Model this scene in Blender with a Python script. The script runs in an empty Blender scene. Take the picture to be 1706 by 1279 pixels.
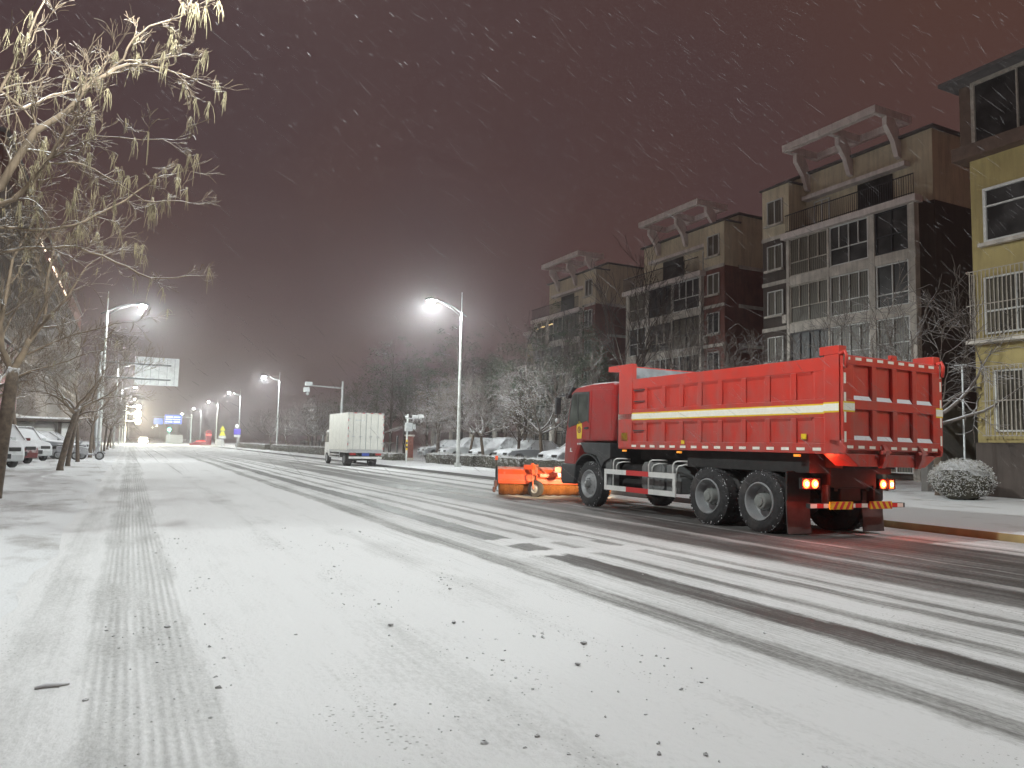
import bpy, math, random
from mathutils import Vector, Matrix, noise
R = math.radians
sc = bpy.context.scene
C = sc.collection

# ---------------------------------------------------------------- camera
cam_data = bpy.data.cameras.new("camera")
cam = bpy.data.objects.new("camera", cam_data); C.objects.link(cam); sc.camera = cam
cam_data.sensor_fit = 'HORIZONTAL'; cam_data.sensor_width = 36.0
cam_data.lens = 1240.0 / 1706.0 * 36.0
cam_data.clip_start = 0.05; cam_data.clip_end = 6000
yaw, pit, rol = R(26.964), R(4.653), R(1.144)
F = Vector((math.sin(yaw) * math.cos(pit), math.cos(yaw) * math.cos(pit), math.sin(pit)))
Rt = Vector((math.cos(yaw), -math.sin(yaw), 0)); Up = Rt.cross(F)
R2 = math.cos(rol) * Rt + math.sin(rol) * Up
U2 = math.cos(rol) * Up - math.sin(rol) * Rt
m = Matrix((R2, U2, -F)).transposed().to_4x4(); m.translation = Vector((0, 0, 1.425))
cam.matrix_world = m

# ---------------------------------------------------------------- render, sky
sc.render.engine = 'CYCLES'
cy = sc.cycles
cy.use_denoising = True
cy.max_bounces = 5; cy.diffuse_bounces = 2; cy.glossy_bounces = 2; cy.transmission_bounces = 3
cy.transparent_max_bounces = 8; cy.volume_bounces = 0
cy.sample_clamp_indirect = 4.0
sc.view_settings.view_transform = 'Standard'; sc.view_settings.look = 'None'
sc.view_settings.exposure = 0.0; sc.view_settings.gamma = 1.0

world = bpy.data.worlds.new("World"); sc.world = world; world.use_nodes = True
wn, wl = world.node_tree.nodes, world.node_tree.links
wn.clear()
wo = wn.new('ShaderNodeOutputWorld'); bg = wn.new('ShaderNodeBackground')
tc = wn.new('ShaderNodeTexCoord'); nz = wn.new('ShaderNodeTexNoise'); rp = wn.new('ShaderNodeValToRGB')
nz.inputs['Scale'].default_value = 1.6; nz.inputs['Detail'].default_value = 3
rp.color_ramp.elements[0].position = 0.30; rp.color_ramp.elements[0].color = (0.074, 0.036, 0.028, 1)
rp.color_ramp.elements[1].position = 0.70; rp.color_ramp.elements[1].color = (0.060, 0.036, 0.038, 1)
wl.new(tc.outputs['Generated'], nz.inputs['Vector']); wl.new(nz.outputs['Fac'], rp.inputs['Fac'])
wl.new(rp.outputs['Color'], bg.inputs['Color']); bg.inputs['Strength'].default_value = 1.15
wl.new(bg.outputs[0], wo.inputs['Surface'])

# ---------------------------------------------------------------- materials
def nmat(name):
    mt = bpy.data.materials.new(name); mt.use_nodes = True
    return mt, mt.node_tree.nodes, mt.node_tree.links, mt.node_tree.nodes['Principled BSDF']

def mat(name, col, rough=0.6, metal=0.0, var=0.12, scale=6.0, bump=0.0, snow=0.0, snow_lo=0.35, snow_hi=0.75, coat=0.0, dirt=0.0, streak=0.0, grime=None):
    """principled colour broken up by noise; snow > 0 lays snow on what faces up"""
    mt, n, l, b = nmat(name)
    t = n.new('ShaderNodeTexCoord'); z = n.new('ShaderNodeTexNoise')
    z.inputs['Scale'].default_value = scale; z.inputs['Detail'].default_value = 5
    l.new(t.outputs['Object'], z.inputs['Vector'])
    r = n.new('ShaderNodeValToRGB'); l.new(z.outputs['Fac'], r.inputs['Fac'])
    lo = [c * (1 - var) for c in col]; hi = [min(1, c * (1 + var)) for c in col]
    r.color_ramp.elements[0].position = 0.3; r.color_ramp.elements[0].color = (*lo, 1)
    r.color_ramp.elements[1].position = 0.7; r.color_ramp.elements[1].color = (*hi, 1)
    out = r.outputs['Color']
    b.inputs['Roughness'].default_value = rough; b.inputs['Metallic'].default_value = metal
    if coat: b.inputs['Coat Weight'].default_value = coat; b.inputs['Coat Roughness'].default_value = 0.15
    if streak:
        mp = n.new('ShaderNodeMapping'); mp.inputs['Scale'].default_value = (1.6, 1.6, 0.16); l.new(t.outputs['Object'], mp.inputs[0])
        z4 = n.new('ShaderNodeTexNoise'); z4.inputs['Scale'].default_value = 2.2; z4.inputs['Detail'].default_value = 8; z4.inputs['Roughness'].default_value = .7
        l.new(mp.outputs[0], z4.inputs['Vector'])
        mr = n.new('ShaderNodeMapRange'); mr.inputs[1].default_value = 0.45; mr.inputs[2].default_value = 0.72; mr.inputs[4].default_value = streak
        l.new(z4.outputs['Fac'], mr.inputs[0])
        mx = n.new('ShaderNodeMix'); mx.data_type = 'RGBA'; l.new(mr.outputs[0], mx.inputs[0])
        l.new(out, mx.inputs[6]); mx.inputs[7].default_value = (*[c * .42 for c in col], 1); out = mx.outputs[2]
    if grime:
        sp_ = n.new('ShaderNodeSeparateXYZ'); l.new(t.outputs['Object'], sp_.inputs[0])
        mg = n.new('ShaderNodeMapRange'); mg.inputs[1].default_value = grime[1]; mg.inputs[2].default_value = grime[0]; l.new(sp_.outputs['Z'], mg.inputs[0])
        mp = n.new('ShaderNodeMapping'); mp.inputs['Scale'].default_value = (1, 1, .35); l.new(t.outputs['Object'], mp.inputs[0])
        z5 = n.new('ShaderNodeTexNoise'); z5.inputs['Scale'].default_value = 4.5; z5.inputs['Detail'].default_value = 9; z5.inputs['Roughness'].default_value = .72
        l.new(mp.outputs[0], z5.inputs['Vector'])
        mh = n.new('ShaderNodeMapRange'); mh.inputs[1].default_value = .36; mh.inputs[2].default_value = .72; l.new(z5.outputs['Fac'], mh.inputs[0])
        mm = n.new('ShaderNodeMath'); mm.operation = 'MULTIPLY'; l.new(mg.outputs[0], mm.inputs[0]); l.new(mh.outputs[0], mm.inputs[1])
        mn = n.new('ShaderNodeMath'); mn.operation = 'MULTIPLY'; mn.inputs[1].default_value = grime[2]; l.new(mm.outputs[0], mn.inputs[0])
        mx = n.new('ShaderNodeMix'); mx.data_type = 'RGBA'; l.new(mn.outputs[0], mx.inputs[0])
        l.new(out, mx.inputs[6]); mx.inputs[7].default_value = (0.20, 0.17, 0.155, 1); out = mx.outputs[2]
    if dirt:
        z3 = n.new('ShaderNodeTexNoise'); z3.inputs['Scale'].default_value = 2.3; z3.inputs['Detail'].default_value = 8
        l.new(t.outputs['Object'], z3.inputs['Vector'])
        mr = n.new('ShaderNodeMapRange'); mr.inputs[1].default_value = 0.48; mr.inputs[2].default_value = 0.75
        mr.inputs[4].default_value = dirt
        l.new(z3.outputs['Fac'], mr.inputs[0])
        mx = n.new('ShaderNodeMix'); mx.data_type = 'RGBA'; l.new(mr.outputs[0], mx.inputs[0])
        l.new(out, mx.inputs[6]); mx.inputs[7].default_value = (0.16, 0.14, 0.13, 1); out = mx.outputs[2]
    if snow:
        g = n.new('ShaderNodeNewGeometry'); s = n.new('ShaderNodeSeparateXYZ'); l.new(g.outputs['Normal'], s.inputs[0])
        z2 = n.new('ShaderNodeTexNoise'); z2.inputs['Scale'].default_value = scale * 1.7; z2.inputs['Detail'].default_value = 4
        l.new(t.outputs['Object'], z2.inputs['Vector'])
        a = n.new('ShaderNodeMath'); a.operation = 'MULTIPLY_ADD'; a.inputs[1].default_value = 0.7; a.inputs[2].default_value = -0.35
        l.new(z2.outputs['Fac'], a.inputs[0])
        ad = n.new('ShaderNodeMath'); ad.operation = 'ADD'; l.new(a.outputs[0], ad.inputs[0]); l.new(s.outputs['Z'], ad.inputs[1])
        mr = n.new('ShaderNodeMapRange'); mr.inputs[1].default_value = snow_lo; mr.inputs[2].default_value = snow_hi
        mr.inputs[4].default_value = snow; l.new(ad.outputs[0], mr.inputs[0])
        mx = n.new('ShaderNodeMix'); mx.data_type = 'RGBA'; l.new(mr.outputs[0], mx.inputs[0])
        l.new(out, mx.inputs[6]); mx.inputs[7].default_value = (0.78, 0.79, 0.82, 1); out = mx.outputs[2]
        m2 = n.new('ShaderNodeMix'); m2.data_type = 'FLOAT'; l.new(mr.outputs[0], m2.inputs[0])
        m2.inputs[2].default_value = metal; m2.inputs[3].default_value = 0; l.new(m2.outputs[0], b.inputs['Metallic'])
        m3 = n.new('ShaderNodeMix'); m3.data_type = 'FLOAT'; l.new(mr.outputs[0], m3.inputs[0])
        m3.inputs[2].default_value = rough; m3.inputs[3].default_value = 0.9; l.new(m3.outputs[0], b.inputs['Roughness'])
    l.new(out, b.inputs['Base Color'])
    if bump:
        bp = n.new('ShaderNodeBump'); bp.inputs['Strength'].default_value = bump; bp.inputs['Distance'].default_value = 0.03
        l.new(z.outputs['Fac'], bp.inputs['Height']); l.new(bp.outputs[0], b.inputs['Normal'])
    return mt

def emat(name, col, s):
    mt, n, l, b = nmat(name)
    b.inputs['Base Color'].default_value = (*col, 1)
    b.inputs['Emission Color'].default_value = (*col, 1); b.inputs['Emission Strength'].default_value = s
    return mt

def glass(name, col=(0.02, 0.022, 0.026), rough=0.12):
    mt, n, l, b = nmat(name)
    b.inputs['Base Color'].default_value = (*col, 1); b.inputs['Roughness'].default_value = rough
    b.inputs['Specular IOR Level'].default_value = 0.35
    t = n.new('ShaderNodeTexCoord'); z = n.new('ShaderNodeTexNoise'); z.inputs['Scale'].default_value = 0.9
    z.inputs['Detail'].default_value = 3
    l.new(t.outputs['Object'], z.inputs['Vector'])
    r = n.new('ShaderNodeValToRGB'); r.color_ramp.elements[0].position = 0.42; r.color_ramp.elements[1].position = 0.62
    r.color_ramp.elements[0].color = (*col, 1); r.color_ramp.elements[1].color = (*[c * 3.2 for c in col], 1)
    l.new(z.outputs['Fac'], r.inputs['Fac']); l.new(r.outputs[0], b.inputs['Base Color'])
    return mt

M = {}
def curtain(name):
    mt, n, l, b = nmat(name); t = n.new('ShaderNodeTexCoord'); w = n.new('ShaderNodeTexWave'); w.bands_direction = 'Y'
    w.inputs['Scale'].default_value = 2.2; w.inputs['Distortion'].default_value = 2.5; w.inputs['Detail'].default_value = 2
    l.new(t.outputs['Object'], w.inputs['Vector'])
    r = n.new('ShaderNodeValToRGB'); r.color_ramp.elements[0].color = (.035, .030, .024, 1); r.color_ramp.elements[1].color = (.15, .13, .095, 1)
    l.new(w.outputs['Fac'], r.inputs['Fac']); l.new(r.outputs[0], b.inputs['Base Color']); b.inputs['Roughness'].default_value = .45
    return mt
M['curtain'] = curtain('curtained_glass')
M['red'] = mat('truck_red', (0.56, 0.036, 0.022), 0.38, 0, 0.06, 3, snow=0.9, snow_lo=0.8, snow_hi=1.1, coat=0.1, dirt=0.30, grime=(1.2, 3.2, .75))
M['cabred'] = mat('cab_red', (0.38, 0.020, 0.018), 0.28, 0, 0.05, 3, snow=0.9, snow_lo=0.75, snow_hi=1.05, coat=0.3, dirt=0.22, grime=(.8, 2.6, .7))
M['bed'] = mat('bed_steel', (0.30, 0.32, 0.34), 0.6, 0.2, 0.2, 5, snow=1, snow_lo=.4, snow_hi=.8)
M['black'] = mat('black_plastic', (0.022, 0.024, 0.027), 0.5, 0, 0.3, 8, dirt=0.25)
M['chassis'] = mat('chassis_black', (0.018, 0.017, 0.017), 0.7, 0, 0.35, 7, dirt=0.07)
M['tyre'] = mat('tyre_rubber', (0.030, 0.030, 0.032), 0.8, 0, 0.4, 14, bump=0.5, snow=0.6, snow_lo=0.9, snow_hi=1.3, dirt=0.40)
M['rim'] = mat('rim_grey', (0.34, 0.35, 0.36), 0.5, 0.1, 0.12, 9, dirt=0.5)
M['hub'] = mat('hub_grey', (0.25, 0.26, 0.25), 0.6, 0.1, 0.2, 9, dirt=0.5)
M['white'] = mat('white_paint', (0.74, 0.74, 0.72), 0.45, 0, 0.05, 5, dirt=0.25)
M['tape'] = mat('reflective_white', (0.86, 0.82, 0.74), 0.35, 0, 0.05, 20)
M['yellow'] = mat('reflective_yellow', (0.80, 0.55, 0.02), 0.4, 0, 0.06, 20)
M['rtape'] = mat('reflective_red', (0.60, 0.03, 0.03), 0.4, 0, 0.06, 20)
M['glass'] = glass('dark_glass', (0.018, 0.017, 0.017), 0.38)
M['cabglass'] = glass('cab_glass', (0.05, 0.055, 0.05), 0.08)
M['tank'] = mat('tank_grey', (0.22, 0.23, 0.23), 0.45, 0.4, 0.2, 6, dirt=0.4)
M['orange'] = mat('sweeper_orange', (0.68, 0.085, 0.022), 0.4, 0, 0.08, 5, snow=0.7, snow_lo=0.75, snow_hi=1.1, dirt=0.25)
M['bristle'] = mat('brush_bristle', (0.26, 0.085, 0.015), 0.9, 0, 0.35, 40, bump=1.0)
M['galv'] = mat('galvanised', (0.50, 0.52, 0.53), 0.45, 0.4, 0.1, 9, snow=0.8, snow_lo=0.5, snow_hi=0.9)
M['pole'] = mat('pole_white', (0.62, 0.64, 0.62), 0.5, 0.1, 0.22, 5, snow=0.8, snow_lo=0.4, snow_hi=0.8)
M['bark'] = mat('bark', (0.115, 0.085, 0.062), 0.9, 0, 0.35, 9, bump=0.8, snow=1, snow_lo=0.35, snow_hi=0.7)
M['twigs'] = mat('twig_snowy', (0.13, 0.105, 0.09), 0.85, 0, 0.3, 5, snow=.95, snow_lo=0.36, snow_hi=.85)
M['twig'] = mat('twig', (0.165, 0.12, 0.08), 0.85, 0, 0.3, 5, snow=1, snow_lo=0.55, snow_hi=0.95)
M['pod'] = mat('seed_pod', (0.30, 0.255, 0.155), 0.8, 0, 0.35, 6, snow=0.6, snow_lo=0.3, snow_hi=0.8)
M['bark2'] = mat('bark_dark', (0.075, 0.055, 0.045), 0.9, 0, 0.35, 9, bump=0.6, snow=1, snow_lo=0.45, snow_hi=0.85)
M['leaf'] = mat('evergreen_leaf', (0.036, 0.056, 0.026), 0.7, 0, 0.5, 1.2, snow=0.8, snow_lo=0.80, snow_hi=1.25)
M['dryleaf'] = mat('dry_leaf', (0.13, 0.085, 0.045), 0.8, 0, 0.4, 1.2, snow=0.8, snow_lo=0.45, snow_hi=0.9)
M['hedge'] = mat('hedge_leaf', (0.20, 0.175, 0.11), 0.8, 0, 0.4, 4, snow=0.9, snow_lo=0.20, snow_hi=0.85)
M['hedgecore'] = mat('hedge_core', (0.05, 0.045, 0.03), 0.9, 0, 0.4, 8, snow=0.9, snow_lo=0.3, snow_hi=0.8)
M['cream'] = mat('render_cream', (0.60, 0.52, 0.38), 0.85, 0, 0.12, 0.8, bump=0.1, streak=.6)
M['ochre'] = mat('render_ochre', (0.42, 0.335, 0.145), 0.85, 0, 0.12, 0.9, bump=0.1, streak=.5)
M['maroon'] = mat('brick_maroon', (0.17, 0.065, 0.05), 0.85, 0, 0.2, 1.5, bump=0.2, streak=.6)
M['conc'] = mat('concrete_trim', (0.52, 0.48, 0.43), 0.8, 0, 0.30, 1.1, bump=0.1, streak=.7, snow=0.7, snow_lo=0.7, snow_hi=1.1)
M['canopy'] = mat('canopy_plaster', (0.70, 0.63, 0.60), 0.8, 0, 0.1, 1.5, streak=.5, snow=0.7, snow_lo=0.7, snow_hi=1.1)
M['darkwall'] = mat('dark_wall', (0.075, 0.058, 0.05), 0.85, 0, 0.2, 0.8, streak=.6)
M['frame'] = mat('window_frame_white', (0.64, 0.64, 0.62), 0.5, 0, 0.08, 8)
M['rail'] = mat('rail_dark', (0.04, 0.04, 0.045), 0.5, 0.3, 0.2, 8)
M['grille'] = mat('grille_pale', (0.42, 0.38, 0.33), 0.5, 0.2, 0.2, 8)
M['roof'] = mat('roof_snowy', (0.12, 0.11, 0.11), 0.8, 0, 0.2, 2, snow=1, snow_lo=0.3, snow_hi=0.7)
M['snow'] = mat('snow_white', (0.80, 0.81, 0.83), 0.9, 0, 0.05, 7, bump=0.35)
M['brick'] = mat('red_brick', (0.22, 0.085, 0.065), 0.85, 0, 0.25, 12, bump=0.3, snow=0.9, snow_lo=0.6, snow_hi=0.9)
M['palewall'] = mat('pale_wall', (0.55, 0.55, 0.52), 0.8, 0, 0.08, 2)
M['signback'] = mat('sign_back', (0.32, 0.325, 0.32), 0.5, 0.1, 0.12, 3, dirt=.3)
M['box'] = mat('box_panel', (0.72, 0.72, 0.67), 0.5, 0, 0.05, 2, snow=0.9, snow_lo=0.6, snow_hi=0.9, dirt=0.12)
M['carw'] = mat('car_white', (0.60, 0.62, 0.63), 0.35, 0.1, 0.05, 3, snow=1, snow_lo=0.10, snow_hi=0.40)
M['cars'] = mat('car_silver', (0.30, 0.31, 0.33), 0.35, 0.3, 0.05, 3, snow=1, snow_lo=0.10, snow_hi=0.40)
M['carr'] = mat('car_dark_red', (0.14, 0.03, 0.03), 0.35, 0.1, 0.05, 3, snow=1, snow_lo=0.15, snow_hi=0.45)
M['cardark'] = mat('car_dark', (0.05, 0.055, 0.06), 0.35, 0.1, 0.05, 3, snow=1, snow_lo=0.10, snow_hi=0.40)
M['carglass'] = mat('car_window', (0.03, 0.032, 0.036), 0.15, 0, 0.2, 3, snow=0.9, snow_lo=-0.15, snow_hi=0.30)
M['redsign'] = mat('red_panel', (0.22, 0.02, 0.03), 0.6, 0, 0.1, 2)
M['blue'] = emat('lit_blue_sign', (0.08, 0.15, 0.65), 0.35)
M['lampwhite'] = emat('lamp_lens', (1.0, 1.0, 0.97), 60)
M['lampwarm'] = emat('lamp_lens_warm', (1.0, 0.95, 0.70), 60)
M['tail'] = emat('tail_lamp', (1.0, 0.07, 0.015), 16)
M['tailhot'] = emat('tail_lamp_bulb', (1.0, 0.62, 0.25), 22)
M['tailoff'] = mat('tail_lamp_red', (0.35, 0.02, 0.02), 0.3, 0, 0.05, 8)
M['amber'] = emat('marker_amber', (0.9, 0.32, 0.03), 0.7)
M['green'] = emat('green_signal', (0.15, 1.0, 0.65), 16)
M['redled'] = emat('red_led', (1.0, 0.10, 0.08), 2)
M['led'] = emat('led_strip', (1.0, 0.80, 0.62), 3.2)
M['warmwin'] = emat('warm_light', (1.0, 0.72, 0.35), 1.6)
M['head'] = emat('head_lamp', (1.0, 0.85, 0.6), 20)
M['armgrey'] = mat('lamp_arm_grey', (0.16, 0.165, 0.165), 0.6, 0, 0.2, 6, snow=.8, snow_lo=.6, snow_hi=1.0)
M['plate'] = mat('number_plate_blue', (0.06, 0.10, 0.40), 0.5, 0, 0.05, 8)
M['dirt'] = mat('shaded_clump', (0.36, 0.355, 0.35), 0.8, 0, 0.5, 30, snow=0.9, snow_lo=0.3, snow_hi=1.0)  # grey stands in for the shade on clumps of snow

# ---------------------------------------------------------------- mesh helpers
class MB:
    def __init__(s): s.v = []; s.f = []; s.m = []; s.k = 0
    def mi(s, k): s.k = k; return s
    def add(s, vs, fs):
        o = len(s.v); s.v += [tuple(p) for p in vs]
        for f in fs: s.f.append(tuple(i + o for i in f)); s.m.append(s.k)
        return s
    def box(s, x0, x1, y0, y1, z0, z1):
        v = [(x, y, z) for z in (z0, z1) for y in (y0, y1) for x in (x0, x1)]
        return s.add(v, [(0, 2, 3, 1), (4, 5, 7, 6), (0, 1, 5, 4), (2, 6, 7, 3), (0, 4, 6, 2), (1, 3, 7, 5)])
    def prism(s, poly, a0, a1, ax='x'):
        """poly of 2D points extruded along an axis: x -> (y,z), y -> (x,z), z -> (x,y)"""
        def P(p, a): return {'x': (a, p[0], p[1]), 'y': (p[0], a, p[1]), 'z': (p[0], p[1], a)}[ax]
        n = len(poly); v = [P(p, a0) for p in poly] + [P(p, a1) for p in poly]
        ar = sum(poly[i][0] * poly[(i + 1) % n][1] - poly[(i + 1) % n][0] * poly[i][1] for i in range(n))
        if (ar < 0) ^ (a1 < a0) ^ (ax == 'y'): fl = True
        else: fl = False
        f = [tuple(range(n - 1, -1, -1)), tuple(range(n, 2 * n))] + [(i, (i + 1) % n, n + (i + 1) % n, n + i) for i in range(n)]
        if fl: f = [t[::-1] for t in f]
        return s.add(v, f)
    def tube(s, pts, rad, n=8, cap=True):
        pts = [Vector(p) for p in pts]
        if not isinstance(rad, (list, tuple)): rad = [rad] * len(pts)
        o = len(s.v); up = None
        for i, p in enumerate(pts):
            d = (pts[min(i + 1, len(pts) - 1)] - pts[max(i - 1, 0)])
            d = d.normalized() if d.length > 1e-9 else Vector((0, 0, 1))
            if up is None: up = Vector((0, 0, 1)) if abs(d.z) < 0.9 else Vector((1, 0, 0))
            a = d.cross(up); a = a.normalized() if a.length > 1e-6 else d.orthogonal().normalized()
            b = a.cross(d); up = b
            for k in range(n):
                t = 2 * math.pi * k / n
                s.v.append(tuple(p + rad[i] * (math.cos(t) * a + math.sin(t) * b)))
        for i in range(len(pts) - 1):
            for k in range(n):
                a0 = o + i * n + k; a1 = o + i * n + (k + 1) % n
                s.f.append((a0, a0 + n, a1 + n, a1)); s.m.append(s.k)
        if cap:
            s.f.append(tuple(o + k for k in range(n))); s.m.append(s.k)
            e = o + (len(pts) - 1) * n; s.f.append(tuple(e + k for k in range(n - 1, -1, -1))); s.m.append(s.k)
        return s
    def lathe(s, prof, c, ax='x', n=36, sgn=1):
        """prof of (axial, radius) turned about an axis through c"""
        o = len(s.v)
        for a, r in prof:
            for k in range(n):
                t = 2 * math.pi * k / n; u, w = r * math.cos(t), r * math.sin(t); a_ = a * sgn
                q = {'x': (a_, u, w), 'y': (u, a_, w), 'z': (u, w, a_)}[ax]
                s.v.append((c[0] + q[0], c[1] + q[1], c[2] + q[2]))
        for i in range(len(prof) - 1):
            for k in range(n):
                a0 = o + i * n + k; a1 = o + i * n + (k + 1) % n
                s.f.append((a0, a0 + n, a1 + n, a1)); s.m.append(s.k)
        return s
    def ball(s, c, r, n=10, sc_=(1, 1, 1), jit=0, rnd=None):
        o = len(s.v); h = n // 2
        for i in range(h + 1):
            ph = math.pi * i / h
            for k in range(n):
                t = 2 * math.pi * k / n; q = 1 + (rnd.uniform(-jit, jit) if rnd else 0)
                s.v.append((c[0] + r * q * sc_[0] * math.sin(ph) * math.cos(t), c[1] + r * q * sc_[1] * math.sin(ph) * math.sin(t), c[2] + r * q * sc_[2] * math.cos(ph)))
        for i in range(h):
            for k in range(n):
                a0 = o + i * n + k; a1 = o + i * n + (k + 1) % n
                s.f.append((a0, a0 + n, a1 + n, a1)); s.m.append(s.k)
        return s
    def quad(s, a, b, c, d): return s.add([a, b, c, d], [(0, 1, 2, 3)])
    def mesh(s, name, mats, smooth=False):
        me = bpy.data.meshes.new(name); me.from_pydata(s.v, [], s.f)
        for q in (mats if isinstance(mats, (list, tuple)) else [mats]): me.materials.append(q)
        me.polygons.foreach_set('material_index', s.m)
        if smooth: me.polygons.foreach_set('use_smooth', [True] * len(s.f))
        me.validate(); me.update(); return me
    def build(s, name, mats, parent=None, smooth=False, bev=0, ang=35, auto=False):
        me = s.mesh(name, mats, smooth or auto)
        o = bpy.data.objects.new(name, me); C.objects.link(o)
        if parent: o.parent = parent
        if auto:
            me.set_sharp_from_angle(angle=R(ang))
        if bev:
            b = o.modifiers.new('bevel', 'BEVEL'); b.width = bev; b.segments = 2; b.limit_method = 'ANGLE'; b.angle_limit = R(30)
        return o

def tag(o, label=None, cat=None, group=None, kind=None):
    if label: o['label'] = label
    if cat: o['category'] = cat
    if group: o['group'] = group
    if kind: o['kind'] = kind
    return o
def empty(name, loc, rz=0, label=None, cat=None, group=None):
    o = bpy.data.objects.new(name, None); C.objects.link(o); o.location = loc; o.rotation_euler = (0, 0, rz)
    o.empty_display_size = 0.2
    return tag(o, label, cat, group)
kids = {}
def copy_tree(o, parent=None):
    c = o.copy(); C.objects.link(c)
    if parent: c.parent = parent
    for ch in [q for q in o.children]: copy_tree(ch, c)
    return c
def place(src, loc, rz=0, label=None, group=None, scale=None, first=False):
    c = src if first else copy_tree(src)
    c.location = loc; c.rotation_euler = (0, 0, rz)
    if scale: c.scale = (scale,) * 3 if not isinstance(scale, tuple) else scale
    if label: c['label'] = label
    if group: c['group'] = group
    return c
def struct(o): o['kind'] = 'structure'; return o
def gz(x): return -0.01 * abs(min(max(x, -0.75), 13.6) - 6.0)

# ---------------------------------------------------------------- lamps (real street lamps of the road)
def street_light(name, loc, power, col=(0.93, 1.0, 0.98), rad=0.14):
    ld = bpy.data.lights.new(name, 'POINT'); ld.energy = power; ld.color = col; ld.shadow_soft_size = rad
    ld.use_nodes = True
    n, l = ld.node_tree.nodes, ld.node_tree.links
    em = next(q for q in n if q.type == 'EMISSION')
    t = n.new('ShaderNodeTexCoord'); s = n.new('ShaderNodeSeparateXYZ'); l.new(t.outputs['Normal'], s.inputs[0])
    r = n.new('ShaderNodeMapRange'); r.inputs[1].default_value = -1; r.inputs[2].default_value = 1
    l.new(s.outputs['Z'], r.inputs[0])
    cr = n.new('ShaderNodeValToRGB'); l.new(r.outputs[0], cr.inputs['Fac'])
    e = cr.color_ramp.elements   # 0 = straight down, 0.5 = level, 1 = up: bat-wing street lantern
    e[0].position = 0; e[0].color = (0.10,) * 3 + (1,)
    e[1].position = 1; e[1].color = (0.012,) * 3 + (1,)
    for p, v in ((0.07, 0.13), (0.146, 0.19), (0.25, 0.38), (0.33, 0.72), (0.37, 0.72), (0.42, 0.42), (0.48, 0.22), (0.54, 0.09), (0.65, 0.03)):
        q = e.new(p); q.color = (v,) * 3 + (1,)
    l.new(cr.outputs[0], em.inputs['Strength'])
    o = bpy.data.objects.new(name, ld); C.objects.link(o); o.location = loc
    return o
HAZE = 0.0011
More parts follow.
